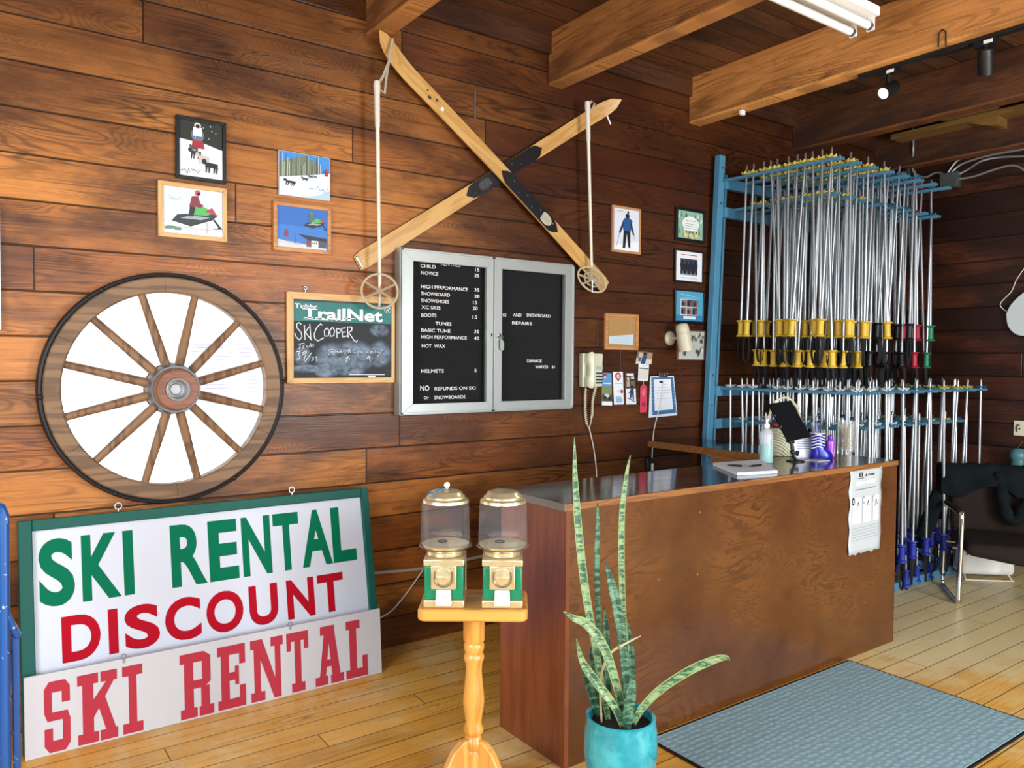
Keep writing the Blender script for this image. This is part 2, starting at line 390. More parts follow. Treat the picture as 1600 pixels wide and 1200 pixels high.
struct(MB().box((XL - .16, YF - .16, -.1), (XR + .16, WY + .16, 0), M_floor).build('floor', smooth=0), 'worn yellow pine plank floor')
struct(MB().box((XL - .16, YF - .16, ZC), (XR + .16, WY + .16, ZC + .1), M_ceil).build('ceiling', smooth=0), 'dark stained plank ceiling')
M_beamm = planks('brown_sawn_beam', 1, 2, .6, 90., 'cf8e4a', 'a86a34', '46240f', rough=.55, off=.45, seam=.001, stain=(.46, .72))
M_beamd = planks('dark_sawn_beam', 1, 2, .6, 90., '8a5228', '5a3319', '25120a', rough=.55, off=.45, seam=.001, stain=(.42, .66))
M_head = planks('head_board', 0, 2, .6, 90., '70432a', '4c2c19', '22110a', rough=.6, off=.5, seam=.001, stain=(.42, .7), spec=.25)
ti = 0
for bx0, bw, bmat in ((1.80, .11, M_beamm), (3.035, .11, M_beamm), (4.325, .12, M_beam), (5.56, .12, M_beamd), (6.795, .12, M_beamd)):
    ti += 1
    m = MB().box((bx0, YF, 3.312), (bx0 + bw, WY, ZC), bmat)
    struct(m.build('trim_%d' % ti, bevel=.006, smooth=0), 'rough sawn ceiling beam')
# blocking boards at the head of the back wall, soffit strip and brace by the far beam
struct(MB().box((1.93, WY - .03, 3.50), (6.78, WY, ZC), M_head).build('trim_6', smooth=0), 'board along the top of the plank wall between the beams')
mtan = wood('tan_lumber', '8f6a34', '6f5026', 1, 1., .6)
struct(MB().box((6.60, YF, 3.53), (6.79, 3.6, 3.57), mtan).build('trim_7', smooth=0), 'tan lumber strip beside the last beam')
b = MB(); b.hexa([(6.62, 2.80, 3.46), (6.79, 2.80, 3.46), (6.79, 2.76, 3.46), (6.62, 2.76, 3.46), (6.62, 3.20, 3.60), (6.79, 3.20, 3.60), (6.79, 2.76, 3.60), (6.62, 2.76, 3.60)], mtan)
struct(b.build('trim_8', smooth=0), 'tan triangular blocking under the far beam')
# window pane and the bright outside
win = MB().lathe([(0, 0), (WHR, 0)], M_winpane, 64, (WCX, WY + .1, WCZ), (0, 1, 0)).build('window_1')
struct(win, 'round window pane behind the wagon wheel')
snow = MB().box((-30, WY + .3, -.6), (40, 60, -.5), col('f4f6fa', .9)).build('snow_ground', smooth=0)
tag(snow, 'snow covered ground outside the round window', 'ground', kind='structure')
cb_ = hit(352, 540, 1, 40)
b = thing('cabin', 'pale cabin outside seen through the right of the wheel window', 'building', (cb_.x, 40, -.5))
MB().box((-1.6, 0, 0), (1.6, 3, 2.9), planks('pale_siding', 0, 2, .2, 9., 'cfc6cc', 'c4bac2', 'a89ca8', seam=.012)).build('wall', b, smooth=0)
MB().prism([(-1.9, 2.8), (1.9, 2.8), (0, 4.1)], -.3, 3.2, col('dfe3ea', .8)).build('roof', b, smooth=0)

# ================================================================== WAGON WHEEL
wh = thing('wagon_wheel', 'large wooden wagon wheel with twelve spokes mounted around the round window', 'wheel', (WCX, WY, WCZ))
YA = (0, -1, 0)
felloe = MB()
prof_in, prof_out = .437, .507
for q in range(6):                                        # six felloe segments with butt joints
    a0 = R(60 * q + 33); vs = []; fs = []; n = 16
    for i in range(n + 1):
        a = a0 + R(59.85) * i / n; c, s = math.cos(a), math.sin(a)
        for (r, y) in ((prof_in, -.012), (prof_in, -.062), (prof_in + .008, -.07), (prof_out - .006, -.07), (prof_out, -.064), (prof_out, -.002)): vs.append((r * c, y, r * s))
    for i in range(n):
        for k in range(6): fs.append((i * 6 + k, i * 6 + (k + 1) % 6, i * 6 + 6 + (k + 1) % 6, i * 6 + 6 + k))
    fs += [list(range(6)), [n * 6 + k for k in range(6)][::-1]]
    felloe.add(vs, fs, M_oak)
felloe.build('rim', wh)
MB().lathe([(prof_out, .002), (prof_out, .066), (.513, .072), (.522, .07), (.527, .06), (.527, .004), (prof_out, .002)], M_iron, 96, (0, 0, 0), YA).build('iron_tyre', wh, label='dark iron tyre around the rim')
for k in range(12):
    a = R(15.5 + 30 * k); c, s = math.cos(a), math.sin(a)
    vs = [(r * c, y, r * s) for r, y in ((.075, -.105), (.2, -.082), (.33, -.058), (.443, -.042))]
    m = MB().tube(vs, [.021, .0215, .0185, .017], M_oaku, 10); m.build('spoke', wh)
hub = MB().lathe([(.088, .01), (.103, .03), (.112, .06), (.115, .10), (.108, .135), (.096, .16), (.090, .19)], M_oaku, 40, (0, 0, 0), YA, cap=False)
hub.lathe([(.090, .19), (.086, .196), (.052, .196), (.050, .188), (.050, .05), (0, .05)], wood('hub_end', '8a5236', '6a3a26', 0, 3, .4), 40, (0, 0, 0), YA, cap=False)
hub.build('hub', wh, label='turned wooden hub with reddish end grain')
M_band = col('6d6c6e', .5, .6, name='dull_steel_band')
for (r, z0, z1) in ((.108, .135, .158), (.106, .036, .058)):
    MB().lathe([(r - .004, z0), (r + .004, z0), (r - .004 if z0 > .1 else r + .012, z1), (r - .012, z1)], M_band, 40, (0, 0, 0), YA, cap=False).build('hub_band', wh)
MB().lathe([(.051, .10), (.051, .205), (.046, .209), (.042, .205), (.038, .15), (.026, .147), (.022, .155), (0, .155)], col('a3a5a4', .35, .2, name='grey_axle_cup'), 32, (0, 0, 0), YA, cap=False).build('axle_sleeve', wh, label='steel sleeve in the hub')
for k in range(6):
    a = R(60 * k + 3); MB().ball((.517 * math.cos(a), -.071, .517 * math.sin(a)), .011, M_iron, 10, (1, .7, 1)).build('bolt', wh)

# ================================================================== LEANING SIGNS
def lean(name, label, cat, xa, ya, xb, yb, ytop, ztop):
    """Empty on the floor; local x along the sign, local z up its slope, -y out of its face"""
    o = Vector((xa, ya, 0)); ux = (Vector((xb, yb, 0)) - o).normalized()
    back = Vector((-ux.y, ux.x, 0)); uz = (Vector((0, 0, ztop)) + back * (ytop - ya)).normalized(); n = ux.cross(uz)   # n points to the room? fixed below
    uy = uz.cross(ux)
    M = Matrix(((ux.x, uy.x, uz.x, o.x), (ux.y, uy.y, uz.y, o.y), (ux.z, uy.z, uz.z, o.z), (0, 0, 0, 1)))
    t = thing(name, label, cat); t.matrix_world = M
    Mi = M.inverted()
    def uv(px, py, off=0.):
        p = hitp(px, py, M @ Vector((0, off, 0)), M.to_3x3() @ Vector((0, 1, 0))); q = Mi @ p; return q.x, q.z
    return t, uv
def zz(zx, zy): return zx / 2.5, 740 + zy / 2.5            # zoom pixels of the sign crop
big, buv = lean('rental_sign', 'big white ski rental discount sign with green frame leaning under the wheel', 'sign', .208, 3.625, 1.775, 3.625, 3.80, .915)
x0, x1, H = 0.0, 1.567, .932
G = col('12564c', .45, Specular_IOR_Level=.2, name='sign_green_frame'); P1 = col('ccd1de', .5, name='sign_white_panel'); GL = col('006c4c', .6, Specular_IOR_Level=.08, name='letter_green'); RL = col('ac0820', .6, Specular_IOR_Level=.08, name='letter_red')
MB().box((.02, -.012, .02), (1.55, .03, .92), P1).build('panel', big)
for a, c in (((0, -.034, 0), (.05, .034, H)), ((1.527, -.034, 0), (x1, .034, H)), ((.05, -.034, .885), (1.527, .034, H)), ((.05, -.034, 0), (1.527, .034, .05))):
    MB().box(a, c, G).build('frame_board', big, bevel=.004)
y = -.0135
rowt = [('S', 150, 290, 255, 518), ('K', 318, 470, 246, 496), ('I', 480, 520, 222, 471), ('R', 665, 803, 200, 440), ('E', 812, 927, 177, 417), ('N', 942, 1055, 158, 394), ('T', 1065, 1165, 141, 370), ('A', 1172, 1290, 138, 360), ('L', 1292, 1383, 130, 344)]
# fit all rows together, build each word as its own part
def words(parent, rows, cuts, uv, mat, bold, labels, fn=None):
    tops = sorted(uv(*zz((r[1] + r[2]) / 2, r[3]))[1] for r in rows); bots = sorted(uv(*zz((r[1] + r[2]) / 2, r[4]))[1] for r in rows)
    vt, vb = tops[len(tops) // 2], bots[len(bots) // 2]; k = 0
    for c, lb_ in zip(cuts, labels):
        m = MB()
        for ch, l, r_, t, bt in rows[k:k + c]:
            u0 = uv(*zz(l, (t + bt) / 2))[0]; u1 = uv(*zz(r_, (t + bt) / 2))[0]
            if fn: fn(m, ch, u0, vb, u1, vt, mat)
            else: m.text(ch, u0, vb, u1, vt, y, mat, bold)
        k += c; m.build('lettering', parent, smooth=0, label=lb_)
words(big, rowt, (3, 6), buv, GL, .035, ('green word SKI', 'green word RENTAL'))
rowd = [('D', 240, 392, 559, 736), ('I', 422, 460, 535, 699), ('S', 485, 622, 516, 684), ('C', 642, 783, 485, 651), ('O', 803, 948, 457, 619), ('U', 970, 1083, 428, 590), ('N', 1117, 1225, 405, 564), ('T', 1237, 1338, 384, 530)]
words(big, rowd, (8,), buv, RL, .035, ('red word DISCOUNT',))
def eye(mb, x, z, y, mat, r=.012):
    mb.tube([(x + r * math.cos(k * math.pi / 6), y, z + .022 + r * math.sin(k * math.pi / 6)) for k in range(12)], .0028, mat, 6, closed=True)
    mb.tube([(x, y, z - .004), (x, y, z + .012)], .003, mat, 6)
for px in (185, 458):
    u, v = buv(px, 800); e = MB(); eye(e, u, H + .003, 0, M_steel, .014); e.build('eye_hook', big)
low, luv = lean('lower_rental_sign', 'white board with faded red slab letters leaning in front of the bigger sign', 'sign', .212, 3.578, 1.757, 3.572, 3.604, .31)
P2 = col('c4c4c9', .55, name='board_white'); RS = col('b03644', .7, Specular_IOR_Level=.08, name='faded_red')
MB().box((0, -.008, 0), (1.548, .008, .325), P2).build('board', low, bevel=.002)
def slab(mb, ch, x0, z0, x1, z1, mat):
    W_, H_ = x1 - x0, z1 - z0; ly = [-.0082]
    class _Y:
        def __call__(s): ly[0] -= .0003; return ly[0]
    yy = _Y()
    def rc(a, b_, c, d): mb.rect(x0 + a * W_, z0 + b_ * H_, x0 + c * W_, z0 + d * H_, yy(), mat)
    def pg(*p): mb.flat([(x0 + a * W_, z0 + b_ * H_) for a, b_ in p], yy(), mat)
    s = .15
    if ch == 'S':
        pg((.22, 1), (.95, 1), (.95, .74), (.68, .74), (.68, .83), (.32, .83), (.32, .17), (.0, .17)) if 0 else None
        pg((.2, 1), (.82, 1), (1, .9), (1, .68), (.68, .68), (.68, .84), (.3, .84), (.0, .9)); rc(0, .56, .3, .9); pg((0, .56), (.3, .56), (.75, .56), (1, .46), (1, .42), (0, .42)) if 0 else None
        pg((0, .56), (.12, .44), (1, .44), (.9, .56)); rc(.7, .1, 1, .46); pg((0, .1), (.18, 0), (.8, 0), (1, .1), (.7, .16), (.32, .16), (.32, .34), (0, .34))
    elif ch == 'K':
        rc(.12, 0, .4, 1); rc(0, 0, .52, s); rc(0, 1 - s, .52, 1); pg((.4, .62), (.4, .36), (.92, 1 - s), (.72, 1 - s)); pg((.48, .58), (.64, .72), (.95, s), (.70, s)); rc(.58, 1 - s, 1, 1); rc(.56, 0, 1, s)
    elif ch == 'I': rc(.3, 0, .7, 1); rc(0, 0, 1, s); rc(0, 1 - s, 1, 1)
    elif ch == 'R':
        rc(.12, 0, .4, 1); rc(0, 0, .5, s); rc(0, 1 - s, .72, 1); pg((.72, 1), (.92, .92), (.92, .52), (.72, .44), (.66, .5), (.66, .92)); rc(.4, .44, .72, .57); rc(.62, s, .88, .46); rc(.56, 0, 1, s)
    elif ch == 'E':
        rc(.12, 0, .42, 1); rc(0, 0, 1, s); rc(0, 1 - s, 1, 1); rc(.78, 0, 1, .34); rc(.78, .68, 1, 1); rc(.4, .44, .68, .57); rc(.62, .36, .76, .66)
    elif ch == 'N':
        rc(.1, 0, .3, 1); rc(.74, 0, .92, 1); rc(0, 0, .42, s); rc(0, 1 - s, .32, 1); rc(.62, 1 - s, 1, 1); pg((.1, 1), (.36, 1), (.92, 0), (.70, 0))
    elif ch == 'T': rc(.36, 0, .66, 1); rc(.2, 0, .82, s); rc(0, 1 - s, 1, 1); rc(0, .7, .2, 1); rc(.8, .7, 1, 1)
    elif ch == 'A':
        pg((.12, 0), (.34, 0), (.56, 1), (.36, 1)); pg((.62, 0), (.92, 0), (.68, 1), (.44, 1)); rc(0, 0, .44, s); rc(.54, 0, 1, s); rc(.3, .3, .72, .42); rc(.2, 1 - s, .7, 1)
    elif ch == 'L': rc(.2, 0, .52, 1); rc(.06, 1 - s, .68, 1); rc(.02, 0, 1, s); rc(.76, 0, 1, .36)
rows = [('S', 172, 274, 812, 1077), ('K', 302, 458, 772, 1049), ('I', 478, 557, 752, 1008), ('R', 702, 832, 702, 953), ('E', 848, 957, 668, 914), ('N', 977, 1105, 640, 884), ('T', 1118, 1203, 615, 846), ('A', 1227, 1338, 592, 821), ('L', 1345, 1432, 574, 789)]
words(low, rows, (3, 6), luv, RS, 0, ('faded red slab word SKI', 'faded red slab word RENTAL'), slab)
for px, py in ((193, 1032), (452, 975)):
    u, v = luv(px, py); e = MB(); eye(e, u, .312, -.012, M_steel, .010); e.build('eye_hook', low)

# ================================================================== BLUE TUBE RACK AT THE LEFT EDGE
M_bp = col('1d4f94', .35, name='chipped_blue_paint')
N = NT('chipped_blue_paint'); xo = N.n('TexCoord').outputs['Object']; nn = N.noise(xo, 38, 4, .6)
M_bp = N.out(N.mix(N.mr(nn, .64, .68), hx('1f559c'), hx('d5dde6')), .35)
br = thing('blue_tube_rack', 'chipped blue steel tube rack at the left edge beside the signs', 'rack', (0, 0, 0))
q = [fw(8, 792, 2.55), fw(9, 1000, 2.55), fw(12, 1200, 2.55)]
g0 = Vector((q[0].x, q[0].y, 0))
MB().tube([(g0.x - .01, g0.y, 0.002), (g0.x - .005, g0.y, 1.08), (g0.x - .012, g0.y, 1.105), (g0.x - .05, g0.y - .02, 1.125), (g0.x - .3, g0.y - .15, 1.125)], .017, M_bp, 12).build('upright', br)
MB().tube([(g0.x - .28, g0.y - .14, .002), (g0.x - .28, g0.y - .14, 1.12)], .017, M_bp, 12).build('upright', br)
q1 = fw(24, 990, 2.6)
MB().bar((q1.x, q1.y, .002), (q1.x, q1.y, q1.z), .022, .022, M_bp).build('upright', br, bevel=.004)
MB().bar((q1.x - .025, q1.y - .01, .002), (q1.x - .025, q1.y - .01, q1.z + .05), .018, .018, M_bp).build('upright', br, bevel=.004)
MB().bar((g0.x, g0.y, q1.z + .075), (q1.x + .008, q1.y, q1.z - .01), .02, .03, M_bp).build('brace', br, bevel=.004)
MB().bar((g0.x - .28, g0.y - .14, .12), (q1.x, q1.y, .12), .02, .03, M_bp).build('crossbar', br, bevel=.004)

# ================================================================== FRAMED PICTURES ON THE BACK WALL
SKYB, SNOW, DK, RED, GRN = col('3f78c4', .4), col('e2eaf2', .5), col('1a1c1e', .5), col('a3222f', .5), col('3f9a4c', .5)
def wall_rect(*c):                                       # four pixel corners TL TR BL BR
    p = [W(*k) for k in c]
    return ((p[0][0] + p[2][0]) / 2, (p[2][1] + p[3][1]) / 2, (p[1][0] + p[3][0]) / 2, (p[0][1] + p[1][1]) / 2)
def picture(name, label, corners, fmat, fwid, painter, fdep=.022, matt=None, mattw=0, fmatz=None, group=None, glaze=False, tilt=0, cat='picture'):
    x0, z0, x1, z1 = wall_rect(*corners); w, h = x1 - x0, z1 - z0
    t = thing(name, label, cat, ((x0 + x1) / 2, WY, (z0 + z1) / 2), (0, R(tilt), 0), group); a, c = w / 2, h / 2
    if fwid:
        fr = MB()
        for pts in ([(-a, c), (a, c), (a - fwid, c - fwid), (-a + fwid, c - fwid)], [(-a, -c), (a, -c), (a - fwid, -c + fwid), (-a + fwid, -c + fwid)]): fr.prism(pts, -fdep, -.001, fmat)
        for pts in ([(-a, c), (-a, -c), (-a + fwid, -c + fwid), (-a + fwid, c - fwid)], [(a, c), (a, -c), (a - fwid, -c + fwid), (a - fwid, c - fwid)]): fr.prism(pts, -fdep, -.001, fmatz or fmat)
        fr.build('frame', t, bevel=.0025, smooth=0)
        yb = -fdep * .55
    else: yb = -fdep
    iw, ih = w - 2 * fwid, h - 2 * fwid
    pr = MB()
    if matt:
        pr.box((-iw / 2 - .002, yb, -ih / 2 - .002), (iw / 2 + .002, -.002, ih / 2 + .002), matt)
        iw -= 2 * mattw; ih -= 2 * mattw; yb -= .0008
    lay = [0]
    class Pn:                                            # painter in unit coordinates 0..1
        def X(s, u): return -iw / 2 + u * iw
        def Z(s, v): return -ih / 2 + v * ih
        def y(s): lay[0] += 1; return yb - lay[0] * .00022
        def rect(s, a_, b_, c_, d_, m): pr.rect(s.X(a_), s.Z(b_), s.X(c_), s.Z(d_), s.y(), m)
        def poly(s, pts, m): pr.flat([(s.X(u), s.Z(v)) for u, v in pts], s.y(), m)
        def disc(s, u, v, ru, rv, m, rot=0): pr.disc(s.X(u), s.Z(v), ru * iw, rv * ih, s.y(), m, 14, rot)
        def line(s, pts, wd, m): pr.line([(s.X(u), s.Z(v)) for u, v in pts], wd, s.y(), m)
        def text(s, tx, a_, b_, c_, d_, m, bold=0): pr.text(tx, s.X(a_), s.Z(b_), s.X(c_), s.Z(d_), s.y(), m, bold)
    pr.box((-iw / 2 - (0 if matt else .002), yb, -ih / 2 - (0 if matt else .002)), (iw / 2 + (0 if matt else .002), yb + .004, ih / 2 + (0 if matt else .002)), col('c8ccd0', .6))
    painter(Pn()); pr.build('print', t, smooth=0)
    return t
rnd = random.Random(3)
def scrib(p, u, v, w, h, m, n=9, wd=.0016):
    pts = [(u + w * i / n, v + h * (rnd.random() - .5)) for i in range(n + 1)]; p.line(pts, wd, m)
def fig(p, u, v, s, m, head=None, legs=1):               # small upright figure silhouette
    if legs: p.poly([(u - .25 * s, v), (u - .05 * s, v), (u, v + .4 * s), (u + .05 * s, v), (u + .25 * s, v), (u + .2 * s, v + .5 * s), (u - .2 * s, v + .5 * s)], m)
    p.poly([(u - .22 * s, v + .45 * s), (u + .22 * s, v + .45 * s), (u + .3 * s, v + .95 * s), (u - .3 * s, v + .95 * s)], m); p.disc(u, v + 1.12 * s, .13 * s, .17 * s, head or m)
def dog(p, u, v, s, m, run=0):
    p.poly([(u - .5 * s, v + .35 * s), (u + .45 * s, v + .3 * s), (u + .5 * s, v + .6 * s), (u - .1 * s, v + .62 * s), (u - .5 * s, v + .62 * s)], m); p.disc(u - .58 * s, v + .66 * s, .18 * s, .17 * s, m)
    for k in (-.42, -.2, .2, .4): p.poly([(u + (k - .06 - run) * s, v), (u + (k + .02 - run) * s, v), (u + (k + .1) * s, v + .4 * s), (u + (k - .05) * s, v + .4 * s)], m)
def paintA(p):
    p.rect(0, .55, 1, 1, col('23261c', .5)); p.poly([(0, 0), (1, 0), (1, .54), (.6, .62), (0, .66)], SNOW)
    p.disc(.42, .76, .15, .13, col('5f7488', .5)); p.rect(.32, .74, .52, .9, col('d9e4ec', .5)); p.disc(.42, .93, .08, .055, col('c8c8b4', .5)); p.disc(.42, .92, .05, .035, DK)
    p.poly([(.3, .66), (.55, .66), (.58, .52), (.28, .52)], RED)
    dog(p, .38, .32, .24, col('2c2a34', .5)); dog(p, .56, .24, .26, col('c9b7ac', .5)); dog(p, .74, .1, .3, DK); dog(p, .34, .44, .16, col('55484c', .5))
    scrib(p, .03, .1, .22, .12, col('1c2350', .5)); scrib(p, .26, .1, .22, .1, col('1c2350', .5), 7)
    for k in range(7): p.disc(rnd.uniform(.1, .95), rnd.uniform(.7, .97), .012, .008, SNOW)
def sled(p, cx, cz, s, air=0):
    p.poly([(cx - .45 * s, cz - .1 * s), (cx - .1 * s, cz - .2 * s), (cx + .3 * s, cz), (cx + .42 * s, cz + .14 * s), (cx + .1 * s, cz + .16 * s), (cx - .35 * s, cz + .06 * s)], col('2c3436', .5))
    p.poly([(cx - .16 * s, cz + .08 * s), (cx + .2 * s, cz + .1 * s), (cx + .36 * s, cz + .2 * s), (cx + .06 * s, cz + .34 * s), (cx - .08 * s, cz + .22 * s)], col('4fae58', .4))
    p.poly([(cx + .16 * s, cz + .2 * s), (cx + .4 * s, cz + .12 * s), (cx + .3 * s, cz + .3 * s)], col('b23040', .4))
    p.poly([(cx + .3 * s, cz + .04 * s), (cx + .35 * s, cz + .02 * s), (cx + .47 * s, cz - .16 * s), (cx + .5 * s, cz - .2 * s), (cx + .3 * s, cz - .22 * s), (cx + .42 * s, cz - .17 * s)], DK)
    p.poly([(cx - .3 * s, cz - .02 * s), (cx + .1 * s, cz - .02 * s), (cx + .26 * s, cz + .06 * s), (cx - .1 * s, cz + .07 * s)], col('9aa4a8', .4))
def paintB(p):
    p.rect(0, 0, 1, 1, col('cdd6e2', .5)); p.rect(0, 0, 1, .22, col('d9dde4', .5)); sled(p, .55, .36, .9)
    p.poly([(.44, .44), (.5, .44), (.54, .62), (.62, .6), (.68, .66), (.62, .7), (.58, .86), (.48, .84), (.44, .64)], col('803440', .5)); p.disc(.575, .92, .05, .065, col('c05560', .4)); p.disc(.59, .905, .03, .035, DK)
    p.poly([(.42, .4), (.5, .4), (.54, .6), (.45, .62)], col('30242c', .5)); p.line([(.73, .06), (.73, .3)], .001, DK)
    for k in range(8): p.disc(.06 + .03 * k, .1 + .03 * rnd.random(), .035, .03, col('5f8a6c', .5))
    scrib(p, .1, .75, .2, .16, col('b9c3d2', .5)); p.line([(0, .16), (1, .13)], .0012, col('8a8f98', .5))
def paintC(p):
    p.rect(0, .4, 1, 1, col('3f8ad2', .5)); p.poly([(0, .42), (0, .75), (.5, .97), (.72, .85), (.85, .56), (.5, .5)], col('6f7a66', .5))
    for k in range(24):
        u = .03 + .036 * k * .93; p.line([(u, .42 + .2 * u), (u + .008 * rnd.uniform(-1, 1), rnd.uniform(.72, .98))], .0022, col('cfd0bc', .5) if k % 3 else col('4b5444', .5))
    p.poly([(0, 0), (1, 0), (1, .64), (.6, .53), (0, .4)], col('dbe8f4', .5)); p.poly([(.5, 0), (1, 0), (1, .22), (.75, .08)], col('a9cbea', .5))
    for u, v, s in ((.22, .22, .19), (.5, .38, .11), (.61, .46, .08), (.7, .48, .06)): dog(p, u, v, s, DK, .15)
    fig(p, .92, .55, .13, RED); scrib(p, .55, .2, .4, .2, col('31506e', .5), 12)
def paintD(p):
    p.rect(0, 0, 1, 1, col('3a78c6', .5)); p.rect(0, .55, 1, 1, col('2f69b8', .5)); p.poly([(0, 0), (1, 0), (1, .05), (.5, .12), (0, .2)], col('c9cbd2', .5))
    p.poly([(.4, .36), (1, .3), (1, .2), (.62, .22)], col('26313c', .5)); p.rect(.58, .06, .98, .22, col('46525c', .5)); p.rect(.68, .03, .82, .22, col('e9e9e2', .5)); p.rect(.58, .06, .66, .2, col('8a4038', .5))
    for k in range(3): p.rect(.7 + .036 * k, .14, .725 + .036 * k, .18, DK)
    sled(p, .75, .62, .5); p.poly([(.62, .7), (.74, .7), (.72, .84), (.64, .86)], col('5c6a55', .5)); p.disc(.68, .9, .03, .045, col('6f7f68', .5))
    p.poly([(.14, .26), (.22, .26), (.2, .42), (.18, .44), (.15, .4)], RED); p.line([(.35, .1), (.35, .35)], .001, DK); p.line([(0, .2), (.45, .1)], .002, col('5d6a7a', .5))
picture('framed_photo', 'black framed photo of a dog team and sled, topmost left of the snowmobile', ((274.8, 179.5), (352.3, 194.7), (272, 278), (351, 289)), col('15171c', .35), .016, paintA, matt=None)
picture('framed_photo', 'light wood framed photo of a leaping snowmobile on snow above the wheel', ((247, 282), (354.5, 296.4), (244.6, 368.8), (351.8, 379.8)), M_lightwood, .02, paintB, fmatz=M_lightwoodz)
picture('mounted_photo', 'frameless blue winter photo of running sled dogs before aspens', ((435, 236.2), (514.2, 248.5), (433.8, 304.3), (512.3, 313.8)), None, 0, paintC, .014)
picture('framed_photo', 'orange wood framed photo of a snowmobile in blue sky over a house', ((424.2, 315), (514.5, 324.3), (426.3, 392.6), (515.7, 397.8)), M_orangewood, .02, paintD)
def paintE(p):
    p.rect(0, 0, 1, 1, col('d8dde6', .5)); p.poly([(0, 0), (1, 0), (1, .25), (0, .12)], col('e6eaf0', .5)); p.text('winter', .06, .93, .38, .96, DK)
    p.poly([(.36, .06), (.46, .06), (.52, .42), (.58, .1), (.66, .06), (.66, .52), (.4, .52)], col('15161e', .5)); p.poly([(.38, .48), (.68, .48), (.74, .74), (.62, .8), (.44, .79), (.34, .7)], col('24528f', .5))
    p.poly([(.36, .7), (.2, .42), (.26, .4), (.42, .64)], col('1c3358', .5)); p.poly([(.7, .72), (.82, .4), (.76, .4), (.64, .64)], col('1c3358', .5)); p.disc(.54, .84, .08, .06, DK); p.line([(.24, .42), (.1, .08)], .002, DK); p.line([(.8, .42), (.82, .3)], .002, DK); p.disc(.56, .93, .04, .03, DK)
picture('framed_photo', 'tan rounded frame with a photo of a striding skier in blue', ((954.8, 321.5), (999.7, 326), (954, 395), (998.8, 396.6)), col('b8875a', .5), .016, paintE, .016)
def paintF(p):
    p.rect(0, 0, 1, 1, col('8fb7a0', .5))
    for k in range(26): p.poly([(u := rnd.uniform(0, .94), v := rnd.choice((rnd.uniform(0, .2), rnd.uniform(.6, .82)))), (u + .08, v), (u + .04, v + .22)], col(rnd.choice(('3d6b52', '5c8a6c', 'cfe0d2')), .5))
    p.disc(.5, .55, .34, .27, col('e8eeea', .5)); p.rect(.22, .3, .78, .5, col('e8eeea', .5))
    p.text('thank you', .3, .62, .72, .68, col('3d6b52', .5)); p.text('SKI CLUB', .22, .52, .8, .59, col('2c4a3c', .5), .02) if 0 else None
    for v in (.54, .46, .38): p.line([(.28, v), (.74, v)], .0025, col('5d7a6c', .5))
    for u in (.3, .5, .72): p.disc(u, .12, .09, .09, col('d9c48a', .5))
def paintG(p):
    p.rect(0, 0, 1, 1, col('e9eaec', .5)); p.text('JANUARY 2001', .22, .86, .78, .91, RED) if 0 else p.line([(.22, .89), (.8, .89)], .005, RED)
    p.rect(.18, .2, .82, .76, col('8d93a6', .5)); p.rect(.18, .5, .82, .76, col('3c4152', .5))
    for k in range(4): fig(p, .27 + .15 * k, .24, .4 * .9, col('20232e', .5))
    p.line([(.2, .1), (.8, .1)], .003, col('8a8f98', .5))
def paintH(p):
    p.rect(0, 0, 1, 1, col('4f9dbf', .5)); p.rect(0, 0, 1, .2, col('3781a8', .5)); p.line([(.2, .9), (.7, .84)], .004, col('a9d4e4', .5)); p.line([(.3, .78), (.9, .8)], .004, col('8cc3d8', .5))
    p.rect(.18, .2, .8, .74, col('dfe6ea', .5))
    for i in range(2):
        for j in range(3):
            p.rect(.2 + .2 * j, .22 + .26 * i, .38 + .2 * j, .46 + .26 * i, col(('54606c', '7a828a', '3e4650')[(i + j) % 3], .5)); fig(p, .26 + .2 * j, .23 + .26 * i, .14, DK); fig(p, .33 + .2 * j, .23 + .26 * i, .13, col('9c4a40', .5))
    p.rect(.25, .06, .7, .16, col('cfe0e8', .5))
FB = col('101114', .35)
picture('framed_photo', 'black frame with a green tree print, highest of the right hand column', ((1054.2, 322.8), (1099.2, 331), (1052, 374.4), (1098, 381.7)), FB, .02, paintF)
picture('framed_photo', 'black frame with white mat and dark group photo, second in the right column', ((1052, 390.3), (1097, 392.5), (1051, 440.3), (1096, 444)), FB, .012, paintG)
picture('framed_photo', 'black frame with blue collage poster, third in the right column', ((1052.6, 451.4), (1098, 455), (1050, 502.7), (1097, 506)), FB, .012, paintH)
def paintI(p):
    p.rect(0, 0, 1, 1, col('a9834e', .8)); p.line([(.8, 1), (.8, .32)], .0025, col('c9a870', .7)); p.poly([(.06, .1), (.9, .06), (.92, .42), (.06, .34)], col('c3d3da', .6))
    for k in range(5): scrib(p, .12, .14 + .05 * k, .7, .03, col('8aa0b0', .6), 14, .0012)
picture('framed_cork_board', 'small wood framed cork board with a blue note tucked in', ((942, 490.7), (994.7, 490), (944.3, 548), (994.7, 545.5)), M_orangewood, .022, paintI, cat='board')
def paintJ(p):
    p.rect(0, 0, 1, 1, col('b9beb2', .5))
    for k in range(30): fig(p, rnd.uniform(.05, .95), rnd.uniform(.05, .85), rnd.uniform(.08, .14), col(rnd.choice(('3a3d40', '70706c', 'dcdcd2', '8a5048')), .5))
picture('framed_photo', 'brown framed crowd photo hanging partly behind the beige wall lamp', ((1055.8, 515.4), (1100.8, 516), (1055, 563.5), (1098.6, 563.5)), col('6b3a28', .45), .01, paintJ)
xw, zw = W(0.5, 318); xw2, zw2 = W(1.7, 516)
t = thing('poster_frame', 'white edge of a picture frame at the left border of the wall', 'picture', (xw2, WY, (zw + zw2) / 2))
MB().box((-.35, -.03, -(zw - zw2) / 2), (0, -.001, (zw - zw2) / 2), col('dfe6ea', .5)).build('frame', t, bevel=.003)
